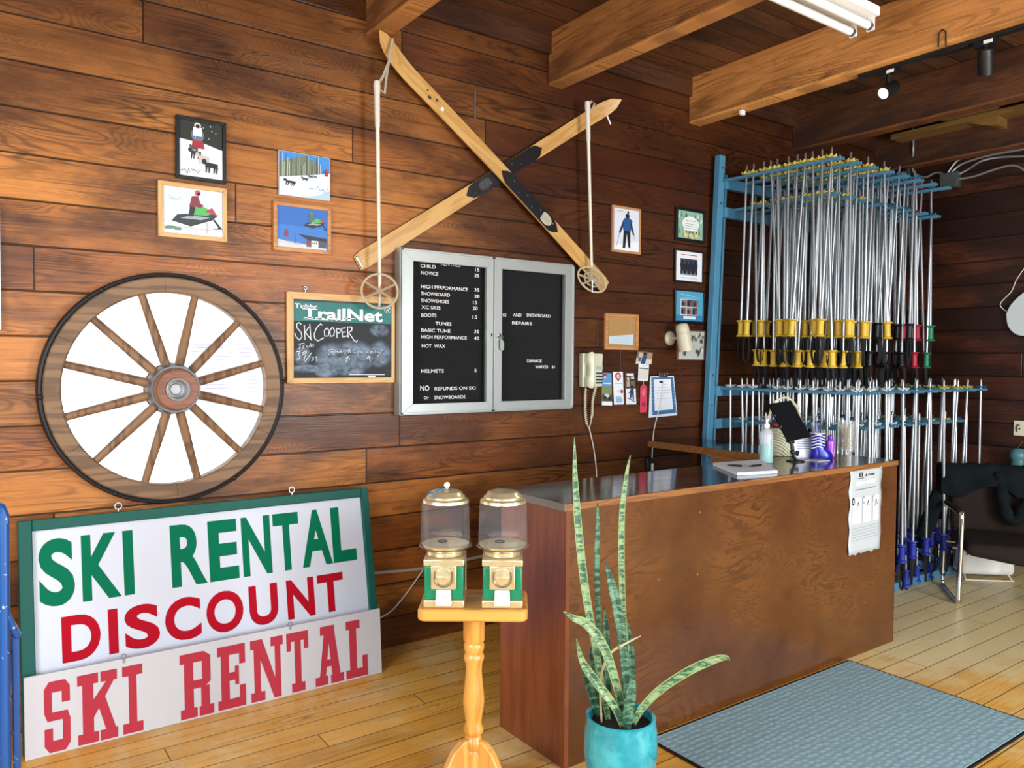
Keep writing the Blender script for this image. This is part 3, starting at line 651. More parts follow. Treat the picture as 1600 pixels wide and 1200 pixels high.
MB().rect(-.33, -(zw - zw2) / 2 + .02, -.02, (zw - zw2) / 2 - .02, -.0305, col('b8c4cc', .6)).build('print', t)

# ================================================================== CROSSED SKIS AND BAMBOO POLES
def ski(name, label, tip, tail, wpx, y0, b0, b1, plate):
    """tip, tail in wall x-z; local x runs from tail to tip"""
    (tx, tz), (ax, az) = tip, tail
    L = math.hypot(tx - ax, tz - az); ang = math.atan2(tz - az, tx - ax)
    t = thing(name, label, 'ski', (ax, y0, az), (0, -ang, 0))
    wd = wpx; vs = []; fs = []; n = 48
    for i in range(n + 1):
        s = i / n; x = s * L
        h = wd * (.86 + .14 * abs(2 * s - 1) ** 1.5) / 2
        if s > .93: h *= max(.04, math.sqrt(max(0, 1 - ((s - .93) / .07) ** 1.8)))
        if s < .012: h *= .8
        lift = -.085 * max(0, (s - .86) / .14) ** 2; bow = -.018 * math.sin(math.pi * s)
        th = .006 + .008 * math.exp(-((s - .5) / .2) ** 2)
        for (dz, dy) in ((-h, 0), (h, 0), (h, -th), (h * .55, -th - .0015), (-h * .55, -th - .0015), (-h, -th)): vs.append((x, dy + lift + bow, dz))
    for i in range(n):
        for k in range(6): fs.append((i * 6 + k, i * 6 + (k + 1) % 6, i * 6 + 6 + (k + 1) % 6, i * 6 + 6 + k))
    fs += [list(range(6)), [n * 6 + k for k in range(6)]]
    MB().add(vs, fs, M_hick).build('ski_body', t)
    x0, x1 = b0 * L, b1 * L; h = wd * .43; yb = -.018 - .0155
    bl = MB(); q = wd * .5
    def yt(x): s = x / L; return -.018 * math.sin(math.pi * s) - .0085 - .008 * math.exp(-((s - .5) / .2) ** 2)
    xs = [x0 + (x1 - x0) * k / 16 for k in range(17)]
    for a_, b_ in zip(xs, xs[1:]):
        ha = min(h, (a_ - x0) / q * h, (x1 - a_) / q * h); hb = min(h, (b_ - x0) / q * h, (x1 - b_) / q * h)
        bl.poly([(a_, yt(a_) - .001, -ha), (b_, yt(b_) - .001, -hb), (b_, yt(b_) - .001, hb), (a_, yt(a_) - .001, ha)], col('15181d', .35, name='black_ski_panel'))
    bl.build('foot_panel', t, smooth=0, label='black pointed foot panel')
    px = plate[0] * L; pm = MB(); ym = yt(px) - .002
    pm.disc(px, 0, .052, h * .8, ym, col('2b2e33', .5) if plate[1] else col('b9b49a', .5), 24)
    for k in range(-4, 5): pm.line([(px + k * .009, -h * .45), (px + k * .009, h * .45)], .002, ym - .0004, col('6b6a60', .6))
    pm.build('foot_plate', t, smooth=0)
    s_ = MB()
    for k in range(7): x = (b0 + .03 + .03 * k) * L; s_.ball((x, yt(x) - .001, h * (.4 if k % 2 else -.35)), .0035, M_steel, 8)
    s_.build('screws', t)
    return t, L, yt
d_ = MB()
s1, L1, yt1 = ski('wooden_ski', 'wooden ski with pale foot plate lying in front, running from upper left to lower right', W(576, 60), W(940, 449), .098, WY - .040, .255, .515, (.315, 0))
s2, L2, yt2 = ski('wooden_ski', 'wooden ski crossing behind the other, running from lower left to upper right', W(955, 162), W(557, 412), .098, WY - .006, .365, .668, (.435, 1))
dc = MB()
for u, v, r in ((.795, .012, .012), (.775, -.01, .009), (.81, -.012, .007)): dc.disc(u * L1, v, r, r * .8, yt1(u * L1) - .0016, col('4a3a22', .5), 12)
dc.disc(.75 * L1, .005, .012, .012, yt1(.75 * L1) - .0016, M_white, 8); dc.text('HEAD', .768 * L1, -.01, .792 * L1, .01, yt1(.78 * L1) - .002, col('4a3a22')) if 0 else None
dc.build('worn_decal', s1, smooth=0)
m = MB(); m.box((.004, yt2(.02) - .004, -.036), (.02, yt2(.02) + .004, .036), M_steel); m.build('tail_cap', s2, bevel=.003)
m = MB(); x, z = .93 * L2, -.05; m.box((x - .004, -.07, z - .05), (x + .006, -.067, z + .01), M_paper); m.build('string_tag', s2, smooth=0)
M_bam = col('e4ddc8', .4, name='white_bamboo')
def bamboo(label, top, bot, bx, flat):
    (tx, tz), (bx_, bz) = top, bot; y = WY - .105
    t = thing('bamboo_ski_pole', label, 'ski pole', (tx, y, tz))
    dx, dz = bx_ - tx, bz - tz; L = math.hypot(dx, dz); P = lambda s, o=0: (dx * s, o, dz * s)
    pts = [P(k / 10) for k in range(11)]
    MB().tube(pts, [.0115 - .003 * k / 10 for k in range(11)], M_bam, 10).build('shaft', t)
    MB().tube([P(-.022), P(0), P(.05), P(.14), P(.20)], [.016, .0185, .015, .0145, .013], col('d9d3c4', .6), 12).build('grip', t, label='pale leather wrapped grip')
    st = MB(); st.tube([(.0, -.005, -.01), (.045, .0, -.03), (.055, .0, .06), (.07, -.012, .18), (.085, -.014, .26), (.065, -.012, .14), (.03, -.008, .05), (0, -.004, .0)] if bx else
                       [(.0, -.01, .0), (.025, -.012, .03), (.05, -.012, .02), (.03, -.01, -.02), (0, -.008, -.03)], .007, col('a69a86', .7), 6, flat=.3); st.build('wrist_strap', t, label='grey leather wrist strap')
    c = Vector(P(1)); m = MB(); r = .105
    if flat:
        up = Vector((.0, -.05, 1)).normalized(); rt = Vector((1, 0, 0))
    else:
        rt = Vector((.78, -.25, -.6)).normalized(); up = Vector((.25, -.35, .45)).normalized()
    ring = [c + rt * (r * math.cos(2 * math.pi * k / 28)) + up * (r * (.86 if flat else .62) * math.sin(2 * math.pi * k / 28)) for k in range(28)]
    m.tube(ring, .0065, col('b9ab8c', .6), 8, closed=True); m.build('basket_ring', t)
    m = MB()
    for k in range(3 if flat else 4):
        a = math.pi * k / (3 if flat else 4) + .5; e = rt * (r * math.cos(a)) + up * (r * (.86 if flat else .62) * math.sin(a)); m.tube([c - e, c + Vector((0, -.006, 0)), c + e], .007, col('9a8a6c', .7), 6, flat=.45)
    if not flat:
        m.tube([c + (p - c) * .55 for p in ring], .006, col('a3957a', .6), 6, closed=True)
    m.build('basket_webbing', t)
    MB().tube([P(1), P(1.075)], [.008, .0025], M_steel, 8).build('tip', t)
bamboo('white bamboo ski pole hanging from the upper left ski tip, basket over the chalkboard', W(589, 134, WY - .105), W(593.5, 455, WY - .105), 1, 1)
bamboo('white bamboo ski pole hanging from the right ski tip, basket below the ski tail', W(918, 165, WY - .105), W(925, 437, WY - .105), 0, 0)
a_, b_ = W(742, 140), W(743, 188)
tag(MB().box((a_[0] - .006, WY - .004, b_[1]), (a_[0] + .006, WY - .0005, a_[1]), M_steel).build('metal_strip'), 'thin vertical metal strip on the wall above the crossed skis', 'strip')

# ================================================================== LETTER BOARD CABINET
def zc(zx, zy): return 440 + zx / 3.3333, 380 + zy / 3.3333
CY = WY - .075                                          # front face of the doors
TLc, TRc, BLc, BRc = zc(612, 21), zc(1530, 109), zc(607, 903), zc(1515, 860)
cx0 = (W(*TLc, CY)[0] + W(*BLc, CY)[0]) / 2 + .013; cx1 = (W(*TRc, CY)[0] + W(*BRc, CY)[0]) / 2; cz1 = (W(*TLc, CY)[1] + W(*TRc, CY)[1]) / 2; cz0 = (W(*BLc, CY)[1] + W(*BRc, CY)[1]) / 2
lb = thing('letter_board_cabinet', 'wide silver framed letter board with two glazed doors listing rental prices', 'notice board', ((cx0 + cx1) / 2, WY, cz0))
ox, oz = (cx0 + cx1) / 2, cz0
LX = lambda px, py, y=CY: (W(px, py, y)[0] - ox, W(px, py, y)[1] - oz)
w_, h_ = cx1 - cx0, cz1 - cz0; a = w_ / 2; dC = .075
cs = MB()
cs.box((-a, -dC + .012, 0), (-a + .03, -.001, h_), M_frame); cs.box((a - .03, -dC + .012, 0), (a, -.001, h_), M_frame)
cs.box((-a + .03, -dC + .012, 0), (a - .03, -.001, .03), M_frame); cs.box((-a + .03, -dC + .012, h_ - .03), (a - .03, -.001, h_), M_frame)
cs.box((-a + .03, -.012, .03), (a - .03, -.002, h_ - .03), M_frame)
cs.build('case', lb, bevel=.002, smooth=0)
felt = NT('grooved_black_felt'); fz = felt.obj(); M_felt = felt.out(hx('0b0c0f'), .9); felt.bump(felt.m('SINE', felt.m('MULTIPLY', fz[2], 900.)), .4, .002)
mid = LX(*zc(1102, 500))[0]
xs = [(-a + .004, mid - .003), (mid + .003, a - .004)]
ins = [(zc(687, 95), zc(1067, 828)), (zc(1150, 160), zc(1475, 820))]
inner = []
for k, (x0, x1) in enumerate(xs):
    p, q = LX(*ins[k][0]), LX(*ins[k][1]); i0, i1 = p[0], q[0]; j1 = LX(*zc(860, 108))[1]; j0 = LX(*zc(870, 832))[1]
    inner.append((i0, j0, i1, j1))
    d = MB(); y0, y1 = -dC, -dC + .022
    for A in ([(x0, .006), (x1, .006), (i1, j0), (i0, j0)], [(x0, h_ - .006), (x1, h_ - .006), (i1, j1), (i0, j1)], [(x0, .006), (x0, h_ - .006), (i0, j1), (i0, j0)], [(x1, .006), (x1, h_ - .006), (i1, j1), (i1, j0)]): d.prism(A, y0, y1, M_frame)
    for A in ([(x0, .006), (x1, .006), (x1, .016), (x0, .016)], [(x0, h_ - .006), (x1, h_ - .006), (x1, h_ - .016), (x0, h_ - .016)], [(x0, .006), (x0 + .01, .006), (x0 + .01, h_ - .006), (x0, h_ - .006)], [(x1, .006), (x1 - .01, .006), (x1 - .01, h_ - .006), (x1, h_ - .006)]): d.prism(A, y0 - .006, y0 + .002, M_frame)
    do = d.build('door', lb, bevel=.0012, smooth=0)
    MB().box((i0 - .01, -dC + .014, j0 - .01), (i1 + .01, -dC + .017, j1 + .01), M_pane).build('glass', do, smooth=0)
    lx, lz = LX(*zc(1089, 478) if k == 0 else zc(1133, 478)); MB().lathe([(.009, 0), (.009, .006), (.006, .009), (0, .009)], M_chrome, 16, (lx, -dC - .001, lz), YA).build('lock', do)
YB = -.022
MB().box((inner[0][0] - .014, YB, .04), (inner[0][2] + .014, YB + .008, h_ - .05), M_felt).build('letter_panel', lb, smooth=0)
MB().box((inner[1][0] - .014, YB, .04), (inner[1][2] + .014, YB + .008, h_ - .05), M_felt).build('letter_panel', lb, smooth=0)
tx = MB(); YT = WY + YB - .0012
def ct(s, x0, yb, x1, yt, bold=.006):
    ym = (yb + yt) / 2; p, q = LX(*zc(x0, ym), YT), LX(*zc(x1, ym), YT); vm = LX(*zc((x0 + x1) / 2, ym), YT)[1]; hh = .0098 * (1.5 if s == 'NO' else .85 if s == 'Or' else 1)
    tx.text(s, p[0], vm - hh, q[0], vm + hh, YB - .0012, M_wht, bold)
for s, x0, yb, x1, yt in (('CHILD', 723, 134, 803, 107), ('15', 1008, 150, 1030, 128), ('NOVICE', 726, 170, 816, 144), ('25', 1004, 180, 1030, 157),
    ('HIGH PERFORMANCE', 726, 244, 970, 222), ('35', 1004, 254, 1030, 232), ('SNOWBOARD', 727, 279, 877, 253), ('28', 1004, 288, 1031, 265), ('SNOWSHOES', 727, 313, 873, 290), ('15', 997, 321, 1018, 299),
    ('XC SKIS', 728, 346, 827, 324), ('20', 996, 350, 1021, 328), ('BOOTS', 728, 387, 806, 364), ('15', 995, 397, 1018, 375), ('TUNES', 802, 431, 885, 408), ('BASIC TUNE', 727, 467, 879, 443), ('35', 1003, 471, 1029, 449),
    ('HIGH PERFORMANCE', 727, 502, 965, 479), ('40', 1002, 506, 1029, 484), ('HOT  WAX', 730, 547, 853, 524), ('HELMETS', 727, 677, 845, 654), ('5', 1004, 674, 1015, 653),
    ('NO', 722, 772, 769, 738), ('REFUNDS ON SKI', 797, 767, 1010, 744), ('Or', 741, 815, 767, 795), ('SNOWBOARDS', 795, 813, 957, 791),
    ('KI', 1153, 384, 1169, 363), ('AND', 1206, 384, 1249, 363), ('SNOWBOARD', 1276, 387, 1400, 367), ('REPAIRS', 1201, 429, 1304, 406), ('DAMAGE', 1279, 624, 1355, 602), ('WAIVER', 1321, 655, 1389, 634), ('$1', 1407, 655, 1423, 636)): ct(s, x0, yb, x1, yt)
# RENTALS slipped at the top edge: only the lower half shows under the door frame
ct('RENTALS', 830, 123, 931, 99)
tx.build('lettering', lb, smooth=0, label='white push-in letters and prices')
kx, kz = W(*zc(1150, 490), CY - .02)
kr = thing('key_ring', 'key with grey fob hanging from the letter board lock', 'key', (kx, CY - .012, kz))
MB().tube([(.011 * math.cos(k * math.pi / 7), 0, .011 * math.sin(k * math.pi / 7)) for k in range(14)], .0014, M_steel, 6, closed=True).build('ring', kr)
MB().prism([(-.012, -.012), (.004, -.012), (.016, -.03), (.016, -.07), (.008, -.078), (-.008, -.076), (-.012, -.06)], -.003, .0, col('9aa39a', .4)).build('fob', kr, bevel=.001)
MB().box((-.022, -.002, -.004), (-.004, 0, .004), M_steel).build('key_blade', kr)

# ================================================================== CHALKBOARD
def zk(zx, zy): return 440 + zx / 7.058, 440 + zy / 7.058
bx0, bz0, bx1, bz1 = wall_rect(zk(45, 105), zk(1285, 185), zk(48, 1130), zk(1300, 1105))
bx1 = cx0 - .006
ck = thing('chalkboard', 'small wood framed chalkboard with green banner and chalk writing', 'chalkboard', (bx0, WY, bz0))
K = lambda zx, zy: (W(*zk(zx, zy), WY - .01)[0] - bx0, W(*zk(zx, zy), WY - .01)[1] - bz0)
wk, hk = bx1 - bx0, bz1 - bz0
ix0, iz0 = K(128, 1080); ix1, iz1 = K(1222, 215); ix1 = min(ix1, wk - .02)
iz1 = hk - .036; iz0 = .028
for A, mm in (([(0, 0), (wk, 0), (ix1, iz0), (ix0, iz0)], M_lightwood), ([(0, hk), (wk, hk), (ix1, iz1), (ix0, iz1)], M_lightwood), ([(0, 0), (0, hk), (ix0, iz1), (ix0, iz0)], M_lightwoodz), ([(wk, 0), (wk, hk), (ix1, iz1), (ix1, iz0)], M_lightwoodz)):
    MB().prism(A, -.02, -.001, mm).build('frame_piece', ck, bevel=.002, smooth=0)
N = NT('chalk_smudged_slate'); x = N.obj()
def blob(px, py, rx, rz):
    u, v = K(px, py); dx = N.m('DIVIDE', N.m('SUBTRACT', x[0], u), rx); dz = N.m('DIVIDE', N.m('SUBTRACT', x[2], v), rz)
    return N.mr(N.m('ADD', N.m('MULTIPLY', dx, dx), N.m('MULTIPLY', dz, dz)), .35, 1.15, 1, 0)
acc = None
for bq in ((560, 850, .10, .085), (800, 820, .15, .085), (1080, 800, .075, .075), (1080, 540, .06, .035), (280, 960, .09, .022), (230, 820, .05, .05), (500, 1000, .07, .03), (760, 980, .09, .03)):
    g = blob(*bq); acc = g if acc is None else N.m('MAXIMUM', acc, g)
sm = N.noise(N.vec(N.m('MULTIPLY', x[0], 22.), 0., N.m('MULTIPLY', x[2], 30.)), 1, 5, .6, .6)
M_slate = N.out(N.mix(N.m('MULTIPLY', N.m('MULTIPLY', acc, N.mr(sm, .2, .75)), .62), hx('11161d'), hx('8fa6bd')), .6)
MB().box((ix0 - .004, -.009, iz0 - .004), (ix1 + .004, -.002, iz1 + .004), M_slate).build('slate', ck, smooth=0)
bn = MB(); bz = K(600, 447)[1]; bn.rect(ix0, bz, ix1, iz1 - .010, -.0095, col('0c6b66', .5)); bn.rect(ix0, iz1 - .010, ix1, iz1, -.0095, col('14323c', .5)); bn.build('banner', ck, smooth=0, label='green printed banner')
pl = MB(); yk = -.0101
def kt(mb, s, x0, yb, x1, yt, b=.02, y=yk):
    p, q = K(x0, yb), K(x1, yt); mb.text(s, p[0], p[1], q[0], q[1], y, M_wht, b)
kt(pl, 'Tubbs', 142, 290, 395, 250, .02); kt(pl, 'TrailNet', 228, 415, 1112, 318, .028); pl.build('printed_lettering', ck, smooth=0, label='white title lettering'); pl = MB()
u0, v0 = K(240, 412); u1, v1 = K(668, 436); pl.line([(u0, v0), (u1, v1 + .004)], .0035, yk, M_wht)
for s_, e_, yy in ((250, 345, 394), (370, 470, 400), (690, 815, 405)): a_ = K(s_, yy); b_ = K(e_, yy + 6); pl.line([a_, b_], .004, yk, M_wht)
u0, v0 = K(750, 1026); u1, v1 = K(1135, 1026); pl.line([(u0, v0), (u1, v1)], .0032, yk, M_wht)
c_ = K(1168, 310); pl.line([(c_[0] + .019 * math.cos(k * .3), c_[1] + .019 * math.sin(k * .3)) for k in range(22)], .0016, yk, M_wht)
for dz in (.008, -.004): pl.line([(c_[0] - .013 + (0 if dz > 0 else .006), c_[1] + dz - .004), (c_[0] - (.006 if dz > 0 else 0), c_[1] + dz + .005)] + ([(c_[0], c_[1] + dz)] if dz > 0 else []) + [(c_[0] + (.006 if dz > 0 else 0), c_[1] + dz + .005), (c_[0] + .013 - (0 if dz > 0 else .006), c_[1] + dz - .004)], .004, yk, M_wht)
pl.build('printed_lettering', ck, smooth=0)
ch = MB(); M_chalk = col('e8eef2', .9, name='chalk')
def stroke(pts, wd=.0042): ch.line([K(*p) for p in pts], wd, yk - .0002, M_chalk)
for s in ([(215, 470), (190, 450), (165, 470), (170, 510), (215, 560), (225, 610), (195, 645), (160, 610), (145, 570)], [(250, 480), (258, 640)], [(300, 500), (262, 560), (330, 645)], [(310, 470), (322, 625)],
          [(445, 480), (430, 465), (385, 510), (358, 580), (365, 630), (400, 655), (465, 620)], [(500, 510), (470, 540), (475, 600), (515, 600), (525, 540), (500, 510)], [(560, 500), (530, 545), (540, 605), (575, 595), (585, 540), (560, 500)],
          [(605, 515), (612, 620)], [(605, 515), (650, 525), (645, 560), (612, 570)], [(705, 510), (662, 515), (672, 610), (720, 600)], [(668, 560), (705, 555)], [(725, 500), (735, 615)], [(725, 500), (775, 500), (775, 540), (740, 560), (800, 650), (825, 668), (835, 645)]): stroke(s, .0044)
ch.build('chalk_writing', ck, smooth=0, label='chalk words SKI COOPER'); ch = MB()
for s in ([(180, 690), (250, 680)], [(210, 685), (195, 740)], [(235, 735), (240, 705), (258, 700)], [(285, 705), (268, 722), (290, 725), (287, 703), (294, 728)], [(307, 702), (311, 725)], [(318, 680), (328, 720)], [(355, 688), (342, 695), (355, 705), (342, 718)],
          [(165, 770), (205, 775), (185, 805), (205, 820), (190, 855), (160, 850)], [(270, 765), (225, 785), (235, 810), (275, 770), (245, 870)], [(330, 785), (255, 885)], [(330, 830), (355, 835), (340, 850), (355, 862), (330, 872)], [(395, 822), (372, 835), (390, 842), (395, 822), (385, 875)],
          [(735, 825), (708, 890)], [(710, 850), (735, 822), (752, 855)], [(960, 822), (980, 885)], [(940, 850), (960, 822), (985, 832)]): stroke(s, .0026)
ch.build('chalk_writing', ck, smooth=0, label='chalk trail count'); ch = MB()
for s in ([(560, 775), (535, 765), (530, 785), (555, 785), (565, 765), (575, 790), (565, 810), (525, 808), (510, 780), (525, 750), (570, 750)], [(590, 755), (592, 785)], [(605, 775), (620, 765), (615, 785), (635, 780), (640, 765), (650, 782), (660, 750), (662, 785)], [(680, 765), (695, 795), (710, 760)], [(722, 760), (722, 785)], [(735, 748), (738, 785), (752, 748), (758, 785)], [(785, 785), (820, 783)], [(850, 770), (838, 775), (850, 785)], [(862, 755), (864, 785), (880, 768), (868, 775), (885, 785)], [(895, 768), (897, 785)], [(905, 788), (930, 786)], [(945, 770), (932, 780), (950, 785)], [(975, 765), (985, 785), (1000, 765), (1010, 785)], [(1030, 755), (1035, 785)], [(1055, 770), (1070, 785)], [(1110, 750), (1055, 830)]): stroke(s, .0018)
ch.build('chalk_writing', ck, smooth=0)
e = MB(); u, v = K(262, 95); eye(e, u, hk + .001, -.008, M_steel, .008); e.build('eye_hook', ck)
p = W(*zk(995, 1065), WY - .018); ck2 = MB().tube([(-.02, 0, 0), (.02, 0, 0)], .005, M_white, 8).build('chalk_stick'); tag(place(ck2, (p[0], WY - .0155, bz0 + iz0 + .0055)), 'short white chalk stick lying on the chalkboard frame ledge', 'chalk')

# ================================================================== SMALL THINGS ON THE RIGHT OF THE BACK WALL
def zq(zx, zy): return 900 + zx / 6., 480 + zy / 6.
def wq(zx, zy, y=WY): return W(*zq(zx, zy), y)
p0 = wq(40, 748, WY - .02); p1 = wq(240, 435, WY - .02); pw, ph = p1[0] - p0[0], p1[1] - p0[1]
ph_ = thing('wall_telephone', 'ivory wall telephone with keypad and coiled cord', 'telephone', (p0[0], WY, p0[1]))
MB().hexa([(0, -.045, 0), (pw, -.03, 0), (pw, -.001, 0), (0, -.001, 0), (0, -.05, ph), (pw, -.035, ph), (pw, -.001, ph), (0, -.001, ph)], M_cream).build('base', ph_, bevel=.006)
hs = MB()
n = 12; vs = []
hs.tube([(pw * .2, -.068, ph * .01), (pw * .2, -.072, ph * .06), (pw * .2, -.074, ph * .24), (pw * .2, -.084, ph * .34), (pw * .2, -.086, ph * .5), (pw * .2, -.084, ph * .66), (pw * .2, -.074, ph * .76), (pw * .2, -.072, ph * .95), (pw * .2, -.068, ph * 1.0)], [.022, .028, .029, .021, .019, .021, .029, .028, .022], M_cream, 14, flat=1.35)
hs.build('handset', ph_, bevel=.002)
for i in range(4):
    for j in range(3):
        kx_ = pw * (.70 + .11 * j); kz_ = ph * (.12 + .095 * i); MB().box((kx_ - .0065, -.042, kz_ - .0055), (kx_ + .0065, -.03, kz_ + .0055), col('30332f', .5)).build('key', ph_)
MB().box((pw * .66, -.0405, ph * .52), (pw * .96, -.036, ph * .62), col('b9bca6', .4)).build('hook_label', ph_)
cp = MB(); pts = []
A_ = [(wq(50, 700), -.05), (wq(58, 850), -.03), (wq(66, 1020), -.025), (wq(92, 1125), -.03), (wq(125, 1020), -.025), (wq(128, 880), -.03), (wq(148, 740), -.04)]
ctl = [Vector((a[0] - p0[0], yy, a[1] - p0[1])) for a, yy in A_]
def spline(ctl, m=10):
    out = []; n = len(ctl)
    for i in range(n - 1):
        a0, a1, a2, a3 = ctl[max(i - 1, 0)], ctl[i], ctl[i + 1], ctl[min(i + 2, n - 1)]
        for k in range(m):
            t = k / m; out.append(.5 * ((2 * a1) + (a2 - a0) * t + (2 * a0 - 5 * a1 + 4 * a2 - a3) * t * t + (3 * a1 - a0 - 3 * a2 + a3) * t ** 3))
    out.append(ctl[-1]); return out
cl = spline(ctl, 60)
coil = [p + Vector((.0075 * math.cos(i * .9), .0075 * math.sin(i * .9), 0)) if 30 < i < 150 or i > 230 else p for i, p in enumerate(cl)]
cp.tube(coil, .0028, M_cream, 6); cp.build('coiled_cord', ph_)
l0 = Vector((wq(95, 1128)[0], WY - .03, wq(95, 1128)[1])); l1 = Vector((*W(926, 702), 0)); l2 = Vector((*W(931, 742), 0))
line = [l0, Vector((l1.x, WY - .012, l1.y)), Vector((l2.x, WY - .008, l2.y)), Vector((l2.x + .01, WY - .008, l2.y - .3))]
tag(MB().tube(spline(line, 8), .0035, M_white, 6).build('telephone_line'), 'white telephone line running down the wall under the telephone', 'cord')
def sheet(name, label, cat, z4, painter, y=.004, group=None, curl=0):
    """thin card on the wall, local origin at its top centre"""
    P4 = [wq(*q_) for q_ in z4]; x0 = (P4[0][0] + P4[1][0]) / 2; z0 = (P4[0][1] + P4[1][1]) / 2
    t = thing(name, label, cat, (x0, WY - y, z0), group=group)
    Q = [(a - x0, b - z0) for a, b in P4]                # TL TR BR BL
    m = MB(); m.prism(Q, -.0015, 0, M_paper); painter(m, Q); m.build('card', t, smooth=0); return t
def bil(Q, u, v): return tuple((Q[0][i] * (1 - u) + Q[1][i] * u) * v + (Q[3][i] * (1 - u) + Q[2][i] * u) * (1 - v) for i in (0, 1))
class SP:
    def __init__(s, m, Q): s.m_, s.Q, s.k = m, Q, 0
    def y(s): s.k += 1; return -.0016 - s.k * .00018
    def poly(s, pts, c): s.m_.flat([bil(s.Q, *p) for p in pts], s.y(), c)
    def rect(s, a, b, c_, d, c): s.poly([(a, b), (c_, b), (c_, d), (a, d)], c)
    def disc(s, u, v, ru, rv, c, rot=0): s.poly([(u + ru * math.cos(k * math.pi / 7), v + rv * math.sin(k * math.pi / 7)) for k in range(14)], c)
    def line(s, pts, wd, c): s.m_.line([bil(s.Q, *p) for p in pts], wd, s.y(), c)
    def text(s, tx, a, b, c_, d, c, bold=0): p, q = bil(s.Q, a, b), bil(s.Q, c_, d); s.m_.text(tx, p[0], p[1], q[0], q[1], s.y(), c, bold)
def b1(m, Q):
    p = SP(m, Q); p.rect(0, .6, 1, 1, col('5d9ad0', .5)); p.rect(0, .12, 1, .6, col('7d8a5c', .5)); p.disc(.3, .9, .2, .07, RED); p.disc(.32, .87, .13, .05, col('e0c0a8', .5)); p.rect(.1, .66, .9, .7, col('d7e4f0', .5))
    p.rect(0, .12, 1, .34, col('4a5046', .5)); p.disc(.5, .3, .26, .06, col('c9c9c4', .5)); p.disc(.3, .24, .16, .05, DK); p.disc(.75, .22, .16, .05, DK); p.rect(0, 0, 1, .1, M_paper)
def b2(m, Q):
    p = SP(m, Q); p.disc(.5, .87, .3, .11, RED); p.poly([(.25, .82), (.75, .82), (.5, .7)], RED); p.disc(.5, .86, .17, .07, col('ead3c8', .5)); p.disc(.42, .87, .04, .015, DK); p.disc(.58, .87, .04, .015, DK); p.line([(.2, .65), (.85, .65)], .006, col('9ab0c8', .5))
    p.disc(.8, .4, .14, .06, RED); p.disc(.55, .4, .2, .04, col('c6cede', .5)); p.rect(.2, .06, .8, .2, col('8db4d6', .5)); p.line([(.2, .23), (.7, .23)], .005, col('5f8fc0', .5))
def b3(m, Q):
    p = SP(m, Q); p.rect(0, .5, 1, 1, col('3a3634', .5)); p.rect(.1, .9, .85, .97, col('e9e9e6', .5)); p.rect(.55, .8, .9, .87, col('d8d2c8', .5)); p.disc(.25, .8, .14, .07, col('d8b8a0', .5)); p.rect(.08, .55, .4, .72, col('b8a898', .5)); p.rect(.5, .55, .92, .74, col('77694f', .5)); p.rect(0, 0, 1, .5, M_paper)
    p.poly([(.35, .2), (.5, .18), (.6, .32), (.66, .15), (.8, .14), (.78, .5), (.5, .52)], col('26405e', .5)); p.disc(.62, .56, .1, .05, DK); p.line([(.2, .2), (.85, .08)], .006, DK); p.poly([(.5, .48), (.26, .36), (.3, .33), (.55, .42)], col('26405e', .5))
sheet('brochure', 'narrow trail brochure beside the telephone, blue above and brown below', 'brochure', ((237, 614), (328, 618), (332, 921), (238, 919)), b1, group='trail brochures')
sheet('brochure', 'white brochure with a red masked head, middle of three', 'brochure', ((340, 606), (434, 606), (444, 911), (352, 913)), b2, group='trail brochures')
sheet('brochure', 'brochure with a dark top and snowboarder, nearest the red ribbon', 'brochure', ((460, 612), (546, 612), (559, 909), (464, 912)), b3, group='trail brochures')
def bp(m, Q):
    p = SP(m, Q); p.rect(0, 0, 1, .45, col('d6d0c0', .5)); p.rect(0, .45, 1, 1, col('6a5a4a', .5)); p.rect(.1, .5, .4, .9, col('c9b090', .5)); p.rect(.65, .4, .98, .9, col('b08c64', .5)); p.poly([(.3, .0), (.58, .0), (.62, .6), (.5, .72), (.36, .6)], col('244878', .5)); p.disc(.48, .82, .1, .12, DK); p.poly([(.1, .2), (.3, .2), (.3, .5), (.12, .5)], col('4c5f70', .5))
sheet('pinned_snapshot', 'small colour snapshot pinned above the white ticket', 'photo', ((570, 408), (714, 424), (700, 534), (553, 530)), bp, .006)
def bt(m, Q):
    p = SP(m, Q); p.line([(.1, .74), (.95, .74)], .007, DK); p.rect(.08, .1, .92, .66, col('dcd8cc', .6)); p.line([(.3, .9), (.8, .9)], .004, col('9fb0b8', .6))
sheet('lift_ticket', 'white ticket pinned between the snapshot and the red ribbon', 'ticket', ((583, 528), (680, 538), (670, 692), (576, 688)), bt, .004)
rb = thing('award_ribbon', 'pinkish red award ribbon hanging below the white ticket', 'ribbon', (*([wq(628, 700)[0], WY - .004]), wq(628, 700)[1]))
o_ = wq(628, 700); Q = [(wq(*k)[0] - o_[0], wq(*k)[1] - o_[1]) for k in ((628, 712), (660, 752), (658, 985), (594, 988), (598, 752))]
m = MB().prism(Q, -.002, 0, col('d8475f', .5, name='ribbon_red')); m.disc(*[(wq(628, 800)[i] - o_[i]) for i in (0, 1)], .018, .024, -.0023, col('e0788a', .5)); m.disc(*[(wq(628, 910)[i] - o_[i]) for i in (0, 1)], .02, .016, -.0023, col('a82c40', .5)); m.build('ribbon', rb, smooth=0)
MB().tube([(0, -.001, -.012), (.002, -.001, .05)], .0012, M_white, 6).build('string', rb)
